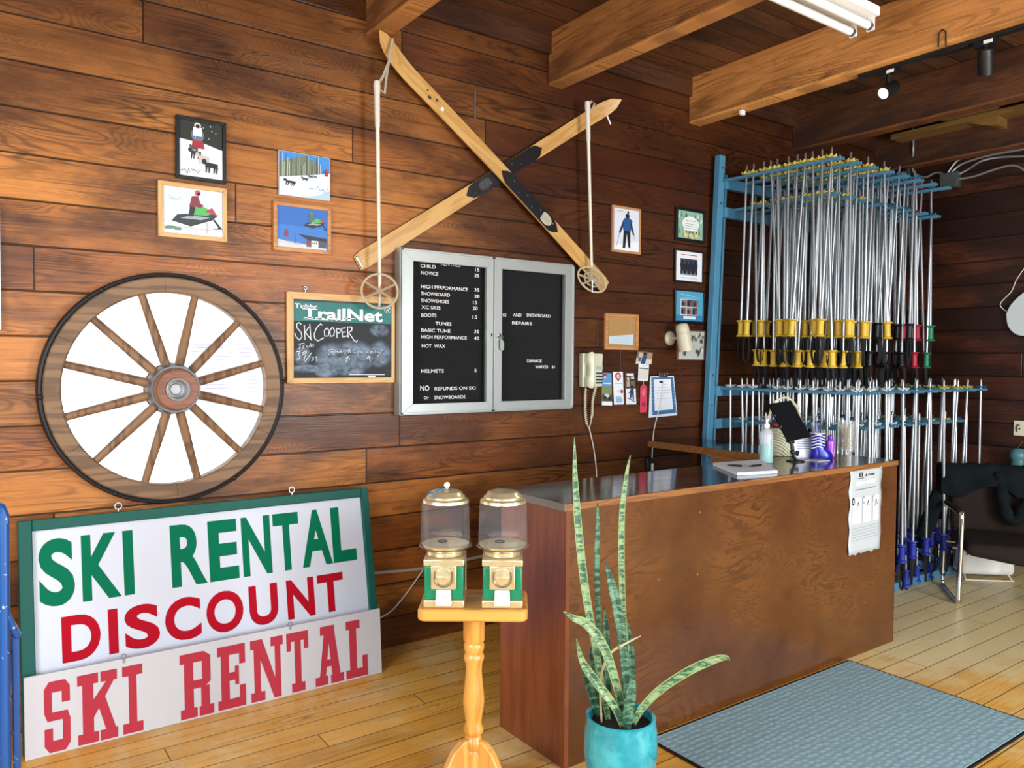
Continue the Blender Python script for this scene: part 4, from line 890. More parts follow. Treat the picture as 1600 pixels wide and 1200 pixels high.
def bc(m, Q):
    for k in range(3):
        d = .004 * k; m.prism([(a - (.012 * k if i == 3 else 0), b - (d * 1.2 if i > 1 else 0)) for i, (a, b) in enumerate(Q)], -.0008 + .0012 * k, .0005 + .0012 * k, M_paper)
    p = SP(m, Q); p.rect(.03, .03, .97, .97, col('3f73a6', .5)); p.rect(.13, .13, .85, .92, col('eceff3', .6)); p.disc(.45, .85, .1, .035, col('30343a', .5))
    for k, (a, b) in enumerate(((.35, .65), (.3, .7), (.22, .8), (.22, .78), (.22, .5), (.22, .78), (.22, .4))): p.line([(a, .78 - .07 * k), (b, .78 - .07 * k)], .0024, col('9aa6b4', .6))
    for k in range(22): p.disc(.06 if k % 2 else .92, .05 + .042 * k, .02, .012, col('9fc0dc', .5))
t = sheet('clipped_certificate', 'blue bordered certificates held by a silver clip on the wall', 'certificate', ((688, 648), (905, 643), (938, 1000), (696, 1022)), bc, .01)
MB().prism([(-.05, -.012), (.05, -.012), (.042, .008), (-.042, .008)], -.012, .004, M_chrome).build('clip', t, bevel=.002, label='silver spring clip')
for sx in (-.028, .028): MB().tube([(sx + .013 * math.cos(k * .7), -.014, .016 + .012 * math.sin(k * .7)) for k in range(9)], .0022, M_chrome, 6, closed=True).build('clip_loop', t)
sc = [Vector((*wq(800, 690), 0)), Vector((*wq(782, 860), 0)), Vector((*wq(742, 1020), 0)), Vector((*wq(706, 1195), 0)), Vector((*W(1015, 728), 0))]
tag(MB().tube(spline([Vector((v.x, WY - .02, v.y)) for v in sc], 8), .0032, M_white, 6).build('pull_cord'), 'thin white cord hanging over the certificate down to the black plug', 'cord')
a_, b_ = W(1005, 735), W(1017, 719)
ad = thing('power_adapter', 'small black plug adapter low on the wall under the white cord', 'adapter', ((a_[0] + b_[0]) / 2, WY, a_[1]))
MB().box((-.03, -.035, 0), (.03, -.001, .085), M_black).build('body', ad, bevel=.004); MB().box((.005, -.045, .0), (.02, -.035, .05), M_white).build('plug', ad, bevel=.002)
# beige spot lamp on the wall
lx, lz = wq(880, 292); wl = thing('wall_spotlight', 'beige metal cylinder spotlight on a round wall plate', 'lamp', (lx, WY, lz))
MB().lathe([(.052, 0), (.052, .006), (.046, .016), (.03, .024), (0, .024)], M_beige, 28, (0, 0, 0), YA).build('wall_plate', wl)
MB().tube([(0, -.02, 0), (.0, -.06, 0), (-.012, -.10, .0)], .0095, M_beige, 10).build('arm', wl)
c0 = Vector((-.018, -.125, .092)); ax_ = Vector((.16, -.10, -1)).normalized(); Lc = .185
MB().lathe([(0, -.012), (.03, -.008), (.043, .004), (.047, .03), (.047, .058), (.0455, .06), (.0455, .063), (.049, .065), (.052, Lc), (.048, Lc), (.046, Lc - .015), (0, Lc - .03)], M_beige, 32, c0, ax_).build('lamp_head', wl)
MB().lathe([(.045, Lc - .014), (.03, Lc - .006), (0, Lc - .004)], M_white, 28, c0, ax_).build('bulb', wl, label='white reflector bulb')
cw_ = [Vector((*wq(*k), 0)) for k in ((945, 470), (962, 560), (985, 690), (1005, 800))]
MB().tube([(v.x - lx, -.004, v.y - lz) for v in spline(cw_, 6)], .002, col('5a3a28', .5), 6).build('lamp_cord', wl, label='thin brown cord')
# flexible conduit and cable low on the wall
pc = [Vector((*W(*k), 0)) for k in ((545, 897), (600, 893), (660, 887), (745, 870), (800, 858), (900, 842))]
tag(MB().tube(spline([Vector((v.x, WY - .012, v.y)) for v in pc], 40), [.0085 + .0015 * (k % 2) for k in range(201)], col('b9b6ac', .4, .4), 8).build('flexible_conduit'), 'grey flexible conduit along the wall behind the gumball machines', 'conduit')
pc = [Vector((*W(*k), 0)) for k in ((662, 886), (640, 918), (612, 952), (586, 968))]
tag(MB().tube(spline([Vector((v.x, WY - .01, v.y)) for v in pc], 8), .004, col('c9c6bc', .4), 6).build('cable'), 'thin pale cable sloping from the conduit down behind the signs', 'cord')

# ================================================================== COUNTER AND RETURN
CT = 1.045
sc_ = thing('sales_counter', 'long stained plywood sales counter with a glossy dark top', 'counter', (1.922, 2.305, 0))
MB().box((.02, 0, .0), (2.45, .02, 1.018), M_ply).build('front_panel', sc_, smooth=0)
MB().box((0, 0, 0), (.02, .44, 1.018), M_side).build('side_panel', sc_, smooth=0, label='red brown end panel')
MB().box((2.43, .02, 0), (2.45, .44, 1.018), M_side).build('side_panel', sc_, smooth=0)
MB().box((.02, .1, .5), (2.43, .42, .52), M_side).build('shelf', sc_, smooth=0)
MB().box((-.008, .002, 1.019), (2.455, .455, CT), M_lam).build('countertop', sc_, smooth=0, label='dark glossy laminate top')
MB().box((-.008, -.006, 1.017), (2.455, .0, CT - .0005), M_edge).build('front_edging', sc_, bevel=.002, smooth=0)
MB().box((-.013, -.006, 1.017), (-.008, .455, CT + .001), col('8c8078', .3, .5)).build('end_edging', sc_, smooth=0, label='grey metal end edging')
rc_ = thing('return_counter', 'narrow dark topped return counter running from the wall to the sales counter', 'counter', (3.95, 2.762, 0))
MB().box((0, 0, 1.017), (.42, WY - 2.762 - .003, CT), M_lam).build('worktop', rc_, smooth=0)
MB().box((-.006, 0, 1.0), (0, WY - 2.762 - .003, CT - .001), M_edge).build('edging', rc_, smooth=0)
MB().box((.03, .005, 0), (.05, .56, 1.016), M_ply2).build('side_panel', rc_, smooth=0)
MB().box((.05, .54, 0), (.40, .56, 1.016), M_ply2).build('end_panel', rc_, smooth=0)
# taped poster
TP = [W(1328, 735, 2.30), W(1376.5, 727.5, 2.30), W(1378, 861, 2.30), W(1330, 869, 2.30)]
x0 = TP[0][0]; z1 = TP[0][1]
po = thing('type_skier_poster', 'grey type skier poster taped at the right end of the counter front', 'poster', (x0, 2.3045, z1 - .46))
pw = .315; phh = .46; nx_, nz_ = 10, 16
m = MB(); gcol = col('b9bfc2', .45, name='poster_grey'); vs = []
for j in range(nz_ + 1):
    for i in range(nx_ + 1):
        u, v = i / nx_, j / nz_; ed = max(0, abs(u - .5) - .42) * 6 + max(0, .12 - v) * 6
        vs.append((u * pw - .006 * math.sin(v * 19) * (1 if u in (0, 1) else 0), -.003 - .008 * ed * (.5 + .5 * math.sin(v * 23 + u * 11)), v * phh + (.006 * math.sin(u * 25) if j == 0 else 0)))
m.add(vs, [(j * (nx_ + 1) + i, j * (nx_ + 1) + i + 1, (j + 1) * (nx_ + 1) + i + 1, (j + 1) * (nx_ + 1) + i) for j in range(nz_) for i in range(nx_)], gcol)
o = m.build('sheet', po); s_ = o.modifiers.new('s', 'SOLIDIFY'); s_.thickness = .0012
m = MB(); yy = -.0062
U = lambda u: u * pw
V = lambda v: v * phh
m.rect(U(.29), V(.905), U(.40), V(.955), yy, DK); m.text('S', U(.32), V(.912), U(.37), V(.948), yy - .0003, gcol, .02); m.text('ATOMIC', U(.56), V(.91), U(.78), V(.93), yy, DK, .04); m.poly([(U(.48), yy, V(.905)), (U(.54), yy, V(.905)), (U(.51), yy, V(.94))], DK); m.line([(U(.25), V(.888)), (U(.44), V(.888))], .003, yy, DK)
m.text('type', U(.17), V(.80), U(.46), V(.865), yy, M_wht, .03); m.text('skier', U(.53), V(.815), U(.82), V(.875), yy, M_wht, .03); m.line([(U(.47), V(.837)), (U(.51), V(.838))], .004, yy, M_wht)
m.line([(U(.18), V(.755)), (U(.82), V(.765))], .004, yy, col('6a7074', .6))
for k, (a_, b_) in enumerate(((.09, .36), (.42, .67), (.74, .93))):
    m.rect(U(a_), V(.36), U(b_), V(.66), yy, col('e9ecec', .6)); m.disc(U(a_ + .03), V(.625), .014, .022, yy - .0003, (DK, col('9aa0a4'), gcol)[k], 14); m.text('I' * (k + 1), U(a_ + .015), V(.605), U(a_ + .045), V(.645), yy - .0006, M_wht, .02)
    m.line([(U(b_ - .13), V(.66 - .13)), (U(b_ - .09), V(.61)), (U(b_ - .05), V(.55))], .006, yy - .0003, DK)
    for q_ in range(6): m.line([(U(a_ + .03), V(.50 - .022 * q_)), (U(b_ - .03), V(.50 - .022 * q_))], .0022, yy - .0003, col('a3a9ac', .6))
for q_ in range(5): m.line([(U(.08), V(.30 - .035 * q_)), (U(.92), V(.31 - .035 * q_))], .0025, yy, col('8e9498', .6))
m.build('print', po, smooth=0)

# ================================================================== THINGS ON THE COUNTER
def on(px, py): p = hit(px, py, 2, CT); return (p.x, p.y, CT)
pb = on(1166, 731)
q4 = [hit(*k, 2, CT + .018) for k in ((1113, 724), (1150, 720), (1216, 732), (1150, 738))]
t = thing('paper_pad', 'pad of white forms with two pens lying on the counter', 'paper', (q4[0].x, q4[0].y, CT))
P = [hit(*k, 2, CT + .016) for k in ((1114, 723), (1186, 718), (1215, 735), (1152, 738.5))]
o3 = Vector((q4[0].x, q4[0].y, CT)); vs = [(p.x - o3.x, p.y - o3.y, .001) for p in P] + [(p.x - o3.x, p.y - o3.y, .016) for p in P]
MB().add(vs, [(0, 1, 2, 3), (4, 5, 6, 7), (0, 1, 5, 4), (1, 2, 6, 5), (2, 3, 7, 6), (3, 0, 4, 7)], col('e4e8f4', .6)).build('sheets', t, smooth=0)
for (pa, pb_) , lab in ((((1144, 726.5), (1160, 727.5)), 'black pen lying across the middle of the white pad'), (((1175, 727.5), (1190, 726)), 'black pen at the far end of the white pad by the bottle')):
    a_ = hit(*pa, 2, CT + .024); b_ = hit(*pb_, 2, CT + .024); d_ = (b_ - a_).normalized()
    pe = thing('pen', lab, 'pen', (a_.x, a_.y, CT + .0225), group='pens on the pad')
    MB().tube([(0, 0, 0), tuple((b_ - a_) * .95)], .0055, M_black, 8).build('barrel', pe); MB().tube([tuple(-d_ * .025), tuple(-d_ * .001)], [.002, .0045], M_black, 8).build('tip', pe)
# hand sanitiser pump bottle
N = NT('clear_bottle'); x = N.obj()
M_bot = pane('sanitizer_bottle', .05, .35); M_gel = col('5fd0b8', .15, name='teal_gel', Alpha=.75)
p = on(1197, 723); sb = thing('sanitizer_bottle', 'tall clear pump bottle half filled with teal gel at the middle of the counter', 'bottle', p)
MB().lathe([(.034, .001), (.036, .006), (.036, .15), (.03, .175), (.014, .19), (.013, .2)], M_bot, 24, (0, 0, 0)).build('bottle', sb)
MB().lathe([(.0335, .003), (.034, .1), (0, .1)], M_gel, 24, (0, 0, 0)).build('gel', sb, label='teal gel')
MB().lathe([(.016, .195), (.016, .215), (.007, .217), (.006, .245), (.012, .247), (.012, .256), (0, .257)], M_white, 16, (0, 0, 0)).tube([(0, 0, .252), (-.03, -.03, .25), (-.04, -.04, .24)], .005, M_white, 8).build('pump', sb)
p = on(1186, 736)
# cream woven basket with handle
p = on(1222, 712); bk = thing('woven_basket', 'cream woven basket with an arched handle behind the tablet', 'basket', (p[0] + .03, p[1] + .01, CT))
N = NT('cream_weave'); x = N.obj(); a_ = N.m('MULTIPLY', N.m('SINE', N.m('MULTIPLY', x[0], 420.)), N.m('SINE', N.m('MULTIPLY', x[2], 420.))); N.bump(a_, .8, .004)
M_weave = N.out(N.mix(N.mr(a_, -.6, .6), hx('b9b78e'), hx('e6e4c4')), .7)
MB().lathe([(.075, .002), (.095, .06), (.105, .155), (.112, .16), (.108, .165), (.098, .155), (.09, .06), (.07, .012), (0, .012)], M_weave, 28).build('body', bk)
MB().tube([(.108 * math.cos(k * math.pi / 14) * .9, .108 * math.cos(k * math.pi / 14) * -.44, .155 + .19 * math.sin(k * math.pi / 14)) for k in range(15)], .0075, M_weave, 8).build('handle', bk)
bx = bk.location
for nm, lb_, dx, dy, dz, r, c, sc3 in (('ornament', 'white ball ornament tied at the top left of the basket handle', -.055, .02, .315, .017, 'f0efe6', (1, 1, 1)), ('glove', 'dark red cloth bundle on top of the cream basket', -.06, .012, .185, .036, '6a1f30', (1.2, .9, .55)), ('tissue_pack', 'crumpled white packet in the cream basket behind the pump', -.015, -.03, .178, .034, 'd9d6dc', (1.1, .8, .6))):
    m = MB(); m.ball((0, 0, 0), r, col(c, .6), 14, sc3)
    rr = random.Random(5); m.v = [tuple(v_ + (rr.random() - .5) * r * .18 for v_ in v) for v in m.v] if nm != 'ornament' else m.v
    tag(place(m.build(nm), (bx.x + dx, bx.y + dy, CT + dz)), lb_, nm.split('_')[0])
# tablet on a stand, seen from behind
p = on(1243, 721); tb = thing('tablet_stand', 'black tablet tilted on an articulated stand, back to the viewer', 'tablet', p)
MB().lathe([(.05, .001), (.05, .005), (.03, .010), (.01, .014), (0, .014)], M_black, 24).build('base', tb)
cr = Vector((CR.x, CR.y, 0)).normalized(); cf = Vector((CF.x, CF.y, 0)).normalized()
def rel(px, py, off=0.): q_ = fw(px, py, (Vector(p) - CAM).dot(CF) + off); return q_ - Vector(p)
st = MB(); st.tube([Vector((0, 0, .012)), rel(1238, 706), rel(1236, 690)], .008, M_black, 10); st.ball(rel(1238, 706), .014, M_black, 12); st.ball(rel(1246, 707), .012, M_black, 10); st.tube([rel(1238, 706), rel(1247, 712)], .006, M_black, 8); st.ball(rel(1235, 690), .013, M_black, 10); st.tube([rel(1241, 691), rel(1229, 689)], .008, M_black, 8)
st.build('arm', tb)
T4 = [rel(1200, 631, .04), rel(1236, 625, .06), rel(1268, 682, -.02), rel(1231, 690, -.04)]
nn_ = (T4[1] - T4[0]).cross(T4[3] - T4[0]).normalized(); nn_ = nn_ if nn_.dot(CF) > 0 else -nn_
MB().hexa([tuple(v) for v in T4] + [tuple(v + nn_ * .012) for v in T4], col('05060a', .8, name='tablet_case', Specular_IOR_Level=.15)).build('tablet', tb, bevel=.005, label='black tablet case')
for k in (.33, .62): c = T4[0].lerp(T4[3], k) - nn_ * .004; MB().ball(c, .010, M_black, 10, (1, 1, 1.4)).build('clamp', tb)
# folded card
p = on(1256, 715); cd_ = thing('info_card', 'white printed card standing on the counter below the tablet', 'card', p, (0, 0, -YAW))
m = MB(); m.hexa([(-.05, -.002, .001), (.055, -.002, .001), (.055, 0, .001), (-.05, 0, .001), (-.055, .028, .125), (.045, .028, .14), (.045, .03, .14), (-.055, .03, .125)], col('e3e5f2', .6))
for k in range(4): m.poly([(-.035, -.0035 + .03 * (.35 + .1 * k), .005 + .13 * (.35 + .1 * k)), (.038, -.0035 + .03 * (.35 + .1 * k), .005 + .13 * (.35 + .1 * k)), (.038, -.0035 + .03 * (.38 + .1 * k), .005 + .13 * (.38 + .1 * k)), (-.035, -.0035 + .03 * (.38 + .1 * k), .005 + .13 * (.38 + .1 * k))], col('8890a8', .6))
m.build('card', cd_, smooth=0)
# blue ski boot used as a pen cup
p = on(1279, 716); bt_ = thing('ski_boot_pen_holder', 'royal blue ski boot shaped pen holder with white trim', 'pen holder', p, (0, 0, -YAW - .2))
NV = col('1b1f9c', .25, name='royal_blue_glaze')
m = MB(); vs = []; fs = []; n = 18
secs = [(0, .012, .062, .036), (.012, .014, .066, .038), (.035, .012, .06, .037), (.055, .0, .045, .036), (.075, -.006, .037, .035), (.12, -.008, .037, .035), (.145, -.008, .039, .037), (.145, -.008, .032, .03), (.05, -.006, .028, .028)]
for z, cx_, rx, ry in secs:
    for k in range(n): a = 2 * math.pi * k / n; vs.append((cx_ + rx * math.cos(a), ry * math.sin(a), z + .001))
for i in range(len(secs) - 1):
    for k in range(n): fs.append((i * n + k, i * n + (k + 1) % n, (i + 1) * n + (k + 1) % n, (i + 1) * n + k))
fs += [list(range(n)), [(len(secs) - 1) * n + k for k in range(n)]]
m.add(vs, fs, NV); m.build('boot', bt_)
m = MB()
for k in range(5): m.tube([(-.008 + (.039 + .001) * math.cos(a) , (.037) * math.sin(a), .065 + .017 * k + .006 * math.sin(3 * a)) for a in [R(-150 + 12 * q_) for q_ in range(12)]], .0032, M_white, 6)
m.build('buckles', bt_, label='white painted buckles'); MB().tube([(-.008 + .04 * math.cos(a), .038 * math.sin(a), .146) for a in [2 * math.pi * k / 20 for k in range(20)]], .004, M_white, 6, closed=True).build('cuff_trim', bt_)
MB().tube([(-.01, .036, .13), (.0, .06, .12), (.0, .062, .07), (-.005, .036, .06)], .006, M_black, 8).build('handle', bt_)
bm_ = Matrix.LocRotScale(bt_.location, bt_.rotation_euler.to_quaternion(), None)
for k, (dx, dy, tx_, ty_, c, lb_) in enumerate(((-.018, -.012, -.05, -.008, '30343f', 'dark pen leaning far left in the boot holder'), (-.012, .008, -.036, .012, '8a93c8', 'lavender pen second from left in the boot holder'), (-.004, -.014, -.022, -.016, '7d88c0', 'lavender pen in the middle of the boot holder'), (.002, .01, -.008, .012, '99a2d4', 'pale lavender pen right of the middle in the boot holder'), (.008, -.004, .006, -.004, '22242c', 'black pen at the right of the boot holder'))):
    pe = thing('pen', lb_, 'pen', bm_ @ Vector((dx, dy, .053)), (0, 0, -YAW - .2), group='pens in the boot holder')
    MB().tube([(0, 0, 0), ((tx_ - dx) , (ty_ - dy), .155)], .0045, col(c, .4), 8).build('barrel', pe); MB().tube([((tx_ - dx), (ty_ - dy), .155), ((tx_ - dx) * 1.06, (ty_ - dy) * 1.06, .165)], .003, M_black, 8).build('cap', pe)
# purple figurine bottle, glass jar, leaflets
p = on(1297, 715); pf = thing('purple_bottle', 'purple and pink lotion bottle beside the blue boot', 'bottle', p)
MB().lathe([(.02, .001), (.024, .01), (.022, .04), (.026, .07), (.024, .095), (.012, .105)], col('a04fd0', .25, name='purple_plastic'), 20).build('bottle', pf)
MB().lathe([(.0245, .008), (.0235, .03), (.0232, .035)], col('e070c0', .25), 20).build('label_band', pf, label='pink lower band'); MB().lathe([(.014, .104), (.016, .11), (.014, .128), (.006, .132), (0, .133)], col('6a2fae', .3), 16).build('cap', pf)
p = on(1290, 703); gj = thing('glass_jar', 'clear glass jar with yellow straw at the far side of the counter', 'jar', (p[0] + .02, min(p[1], 2.70), CT))
MB().lathe([(.05, .001), (.055, .006), (.055, .19), (.057, .195), (.052, .195), (.051, .012), (0, .008)], pane('jar_glass', .05, .12), 28).build('jar', gj)
m = MB(); rr = random.Random(9)
for k in range(34): a = rr.random() * 6.28; r_ = .04 * rr.random() ** .5; b_ = rr.random() * 6.28; m.tube([(r_ * math.cos(a), r_ * math.sin(a), .015), (.045 * math.cos(b_) * .9, .045 * math.sin(b_) * .9, .1 + .085 * rr.random())], .0022, col(rr.choice(('c9b84a', 'd8cc7a', 'a8963a')), .6), 5)
tag(m.build('straw', gj), kind='stuff')
for k, (px, py, c, lb_) in enumerate(((1266, 719, 'e4e0ea', 'leaflet lying flat in front of the white card'), (1281, 720, 'd5c8d0', 'leaflet lying flat in front of the blue boot'))):
    p = on(px, py); lf = MB().box((-.05, -.028, .001), (.05, .028, .003 + .002 * k), col(c, .6)); lf.rect(0, 0, 0, 0, 0, col(c, .6)) if 0 else None
    for j in range(4): lf.add([(-.035 + .02 * j, -.018, .0035 + .002 * k), (-.02 + .02 * j, -.018, .0035 + .002 * k), (-.02 + .02 * j, .016, .0035 + .002 * k), (-.035 + .02 * j, .016, .0035 + .002 * k)], [(0, 1, 2, 3)], col(('6b5a8a', 'c9a0a8', '3a4a7a', 'b0b0c0')[j], .6))
    tag(place(lf.build('leaflet', smooth=0), p, (0, 0, -YAW + .5 * k)), lb_, 'leaflet', 'leaflets on the counter')

# ================================================================== GUMBALL MACHINES ON A TURNED STAND
sp = fw(741, 950, 2.72); GR = (0, 0, -YAW)
gs = thing('pedestal_stand', 'turned honey pine pedestal stand carrying two gumball machines', 'stand', (sp.x, sp.y, 0), GR)
TZ = .763
m = MB(); a, b_ = .186, .125; r_ = .03; pts = []
for cx_, cy_, a0 in ((a - r_, b_ - r_, 0), (-a + r_, b_ - r_, 90), (-a + r_, -b_ + r_, 180), (a - r_, -b_ + r_, 270)):
    for k in range(7): t_ = R(a0 + 15 * k); pts.append((cx_ + r_ * math.cos(t_), cy_ + r_ * math.sin(t_)))
n = len(pts); m.add([(x_, y_, TZ - .04) for x_, y_ in pts] + [(x_, y_, TZ) for x_, y_ in pts], [list(range(n))[::-1], list(range(n, 2 * n))] + [(i, (i + 1) % n, n + (i + 1) % n, n + i) for i in range(n)], M_honeyx)
m.build('tray', gs, bevel=.008)
prof = [(.036, .16), (.036, .22), (.030, .235), (.036, .25), (.036, .265), (.029, .275), (.027, .285), (.035, .295), (.036, .31), (.028, .325), (.03, .345), (.037, .39), (.038, .41), (.033, .46), (.028, .51), (.03, .54), (.036, .555), (.036, .565), (.03, .575), (.036, .59), (.036, .605), (.032, .612), (.038, .622), (.038, TZ - .041)]
MB().lathe([(.03, .045)] + prof, M_honey, 28).build('post', gs)
for k in range(3):
    a = R(-90 + 60 + 120 * k); c, s = math.cos(a), math.sin(a); m = MB()
    out = [(.02, .06), (.02, .275), (.05, .27), (.085, .235), (.12, .17), (.16, .10), (.21, .06), (.25, .05), (.262, .03), (.255, .002), (.225, .002), (.2, .012), (.14, .03), (.08, .05)]
    vs = [(r_ * c - q_ * s, r_ * s + q_ * c, z) for q_ in (-.016, .016) for r_, z in out]; n = len(out)
    m.add(vs, [list(range(n)), list(range(2 * n - 1, n - 1, -1))] + [(i, n + i, n + (i + 1) % n, (i + 1) % n) for i in range(n)], M_honey); m.build('foot', gs, bevel=.005)
M_green = col('0b7a55', .3, name='gloss_green')
def gumball(dx, label):
    q_ = Matrix.Rotation(-YAW, 3, 'Z') @ Vector((dx, -.035, 0))
    g = thing('gumball_machine', label, 'gumball machine', (sp.x + q_.x, sp.y + q_.y, TZ), GR, 'gumball machines')
    h = .069
    MB().box((-h + .003, -h + .003, .028), (h - .003, h - .003, .142), M_green).build('body', g, bevel=.005, label='glossy green body')
    MB().box((-h, -h, .001), (h, h, .028), M_brass).build('base', g, bevel=.004, label='brass base')
    MB().box((-h, -h, .142), (h, h, .166), M_brass).build('top_band', g, bevel=.004, label='brass top band')
    for sx in (-1, 1):
        MB().box((sx * h - .003 * (sx > 0), h - .012, .028), (sx * h + .003 * (sx < 0), h, .142), M_brass).build('corner_trim', g)
    MB().lathe([(.055, .166), (.062, .170), (.058, .178), (.066, .186)], M_brass, 32).build('collar', g)
    gl = MB(); n = 10; vs = []; fs = []
    sec = [(.058, .186), (.078, .190), (.092, .200), (.088, .206), (.084, .345), (.078, .352)]
    gl.lathe(sec[:4], M_globe, 40, cap=False); gl.lathe(sec[3:], M_globe, 10, a0=R(18), cap=False); gl.build('globe', g, smooth=25, label='clear ten sided globe')
    MB().lathe([(0, .196), (.02, .2), (.055, .193), (.076, .197), (.082, .206), (.078, .208), (.05, .2)], M_brass, 32).build('dispensing_wheel', g)
    MB().tube([(.016 * math.cos(k * .52) - .01, .016 * math.sin(k * .52), .212) for k in range(12)], .002, M_iron, 6, closed=True).build('wheel_opening', g)
    MB().lathe([(.080, .349), (.078, .358), (.066, .364), (.066, .370), (.058, .376), (.054, .384), (.046, .388), (.0, .390)], M_brass, 40).build('lid', g, label='stepped brass lid')
    m = MB(); m.box((-.043, -h - .006, .066), (.043, -h + .001, .146), M_brass); pl_ = m.build('coin_mechanism', g, bevel=.003, label='brass coin plate')
    MB().tube([(-.028, -h - .012, .128), (-.030, -h - .012, .108)] + [(.030 * math.cos(R(180 + 15 * k)), -h - .012, .106 + .030 * math.sin(R(180 + 15 * k))) for k in range(13)] + [(.030, -h - .012, .108), (.028, -h - .012, .128)], .0028, M_steel, 6).lathe([(.026, 0), (.026, .004), (0, .006)], M_brass, 24, (0, -h - .006, .112), YA).box((-.022, -h - .018, .102), (.022, -h - .012, .110), M_brass).build('handle', pl_)
    MB().hexa([(-.027, -h - .012, .012), (.027, -h - .012, .012), (.027, -h - .002, .012), (-.027, -h - .002, .012), (-.025, -h - .006, .064), (.025, -h - .006, .064), (.025, -h, .064), (-.025, -h, .064)], M_white).build('chute_door', g, bevel=.004, label='white chute flap')
    return g
g1 = gumball(-.0985, 'gumball machine on the left of the stand, key with blue tag on its lid')
g2 = gumball(.0985, 'gumball machine on the right of the stand beside the counter end')
ky = thing('key', 'small brass key with bright blue tag lying on the left gumball machine', 'key', g1.location + Vector((0, 0, .3905)), GR)
MB().hexa([(-.06, -.03, -.012), (-.05, -.045, -.012), (-.05, -.045, -.009), (-.06, -.03, -.009), (-.008, .0, .004), (.0, -.016, .004), (.0, -.016, .007), (-.008, .0, .007)], col('1d86c0', .3, name='blue_tag')).build('tag', ky, bevel=.001, label='bright blue plastic tag')
MB().lathe([(.009, -.001), (.011, 0), (.009, .002), (.004, .002), (.004, -.001)], M_brass, 16, (.004, .0, .016), (.3, -1, .2)).box((-.001, -.004, .002), (.009, -.002, .012), M_brass).build('key_head', ky)

# ================================================================== SNAKE PLANT IN A TURQUOISE POT
pp = fw(970, 1118, 2.70)
pt = thing('potted_snake_plant', 'tall snake plant in a turquoise glazed pot before the counter', 'plant', (pp.x, pp.y, 0))
RZ = pp.z
N = NT('turquoise_glaze'); x = N.obj(); nn = N.noise(N.n('TexCoord').outputs['Object'], 14, 4, .6)
M_pot = N.out(N.mix(N.mr(nn, .35, .7), hx('0e8fa0'), hx('3fb3bd')), .16, Coat_Weight=.6)
MB().lathe([(.085, .001), (.09, .01), (.112, RZ * .35), (.128, RZ * .68), (.125, RZ * .88), (.119, RZ - .008), (.121, RZ), (.115, RZ + .004), (.108, RZ), (.108, RZ - .06), (0, RZ - .06)], M_pot, 48).build('pot', pt)
N = NT('potting_soil'); M_soil = N.out(hx('2a1c12'), .95); N.bump(N.noise(N.n('TexCoord').outputs['Object'], 120, 3), 1., .01)
MB().lathe([(.109, RZ - .03), (.06, RZ - .024), (0, RZ - .02)], M_soil, 32).build('soil', pt, label='dark potting soil')
N = NT('banded_snake_leaf'); x = N.obj(); o3 = N.n('TexCoord').outputs['Object']
wv = N.noise(N.vec(N.m('MULTIPLY', x[0], 22.), N.m('MULTIPLY', x[1], 22.), N.m('MULTIPLY', x[2], 75.)), 1, 4, .6, .4)
M_leaf = N.out(N.mix(N.mr(wv, .42, .58), hx('2a5a40'), hx('88a274')), .4)
N = NT('dark_snake_leaf'); x = N.obj(); wv = N.noise(N.vec(N.m('MULTIPLY', x[0], 22.), N.m('MULTIPLY', x[1], 22.), N.m('MULTIPLY', x[2], 70.)), 1, 4, .6, .4)
M_leafd = N.out(N.mix(N.mr(wv, .42, .6), hx('234a36'), hx('5f8a6c')), .4)
M_margin = col('96ab6a', .45, name='leaf_margin'); M_dry = col('c9b48c', .7, name='dry_leaf')
def leaf(pts, wz, dd, mat, lean=0., label=None, twist=0.):
    P = [fw(860 + zx / 2.309, 680 + zy / 2.309, 2.70 + dd + lean * i / (len(pts) - 1)) - Vector((pp.x, pp.y, 0)) for i, (zx, zy) in enumerate(pts)]
    c = spline(P, 8); n = len(c); wmax = wz / 2.309 / FPX * 2.7; vs = []; fs = []
    for i, p in enumerate(c):
        s = i / (n - 1); t_ = (c[min(i + 1, n - 1)] - c[max(i - 1, 0)]).normalized()
        wd = wmax * (.55 + .45 * math.sin(min(1, s / .45) * math.pi / 2)) * (1 if s < .55 else max(.04, 1 - ((s - .55) / .45) ** 1.7)) / 2
        sd = t_.cross(CF).normalized(); sd = Matrix.Rotation(twist * s + .25, 3, t_) @ sd; nr = sd.cross(t_).normalized()
        nr = nr if nr.dot(CF) > 0 else -nr
        vs += [p - sd * wd, p - sd * wd * .86, p - sd * wd * .45 + nr * wd * .35, p + nr * wd * .5, p + sd * wd * .45 + nr * wd * .35, p + sd * wd * .86, p + sd * wd]
    m = MB()
    for i in range(n - 1):
        for k in range(6): fs.append((i * 7 + k, i * 7 + k + 1, i * 7 + 8 + k, i * 7 + 7 + k))
    m.add(vs, [f for j, f in enumerate(fs) if 0 < j % 6 < 5], mat); m.add(vs, [f for j, f in enumerate(fs) if j % 6 in (0, 5)], M_margin if mat is M_leaf else mat)
    o = m.build('leaf', pt, smooth=80, label=label); s_ = o.modifiers.new('s', 'SOLIDIFY'); s_.thickness = .0035; s_.offset = 0
leaf([(215, 1060), (165, 780), (126, 560), (102, 350), (89, 150), (87, 8)], 30, .02, M_leaf)
leaf([(205, 1050), (178, 740), (168, 480), (171, 320), (170, 245)], 20, .04, M_leafd)
leaf([(255, 1060), (272, 830), (262, 640), (256, 450), (259, 270), (275, 140), (289, 72)], 24, .05, M_leaf)
leaf([(280, 1060), (266, 800), (240, 620), (216, 520), (200, 458)], 36, .0, M_leafd)
leaf([(270, 1060), (246, 930), (195, 770), (135, 685), (85, 660), (47, 636)], 34, -.02, M_leaf, -.04)
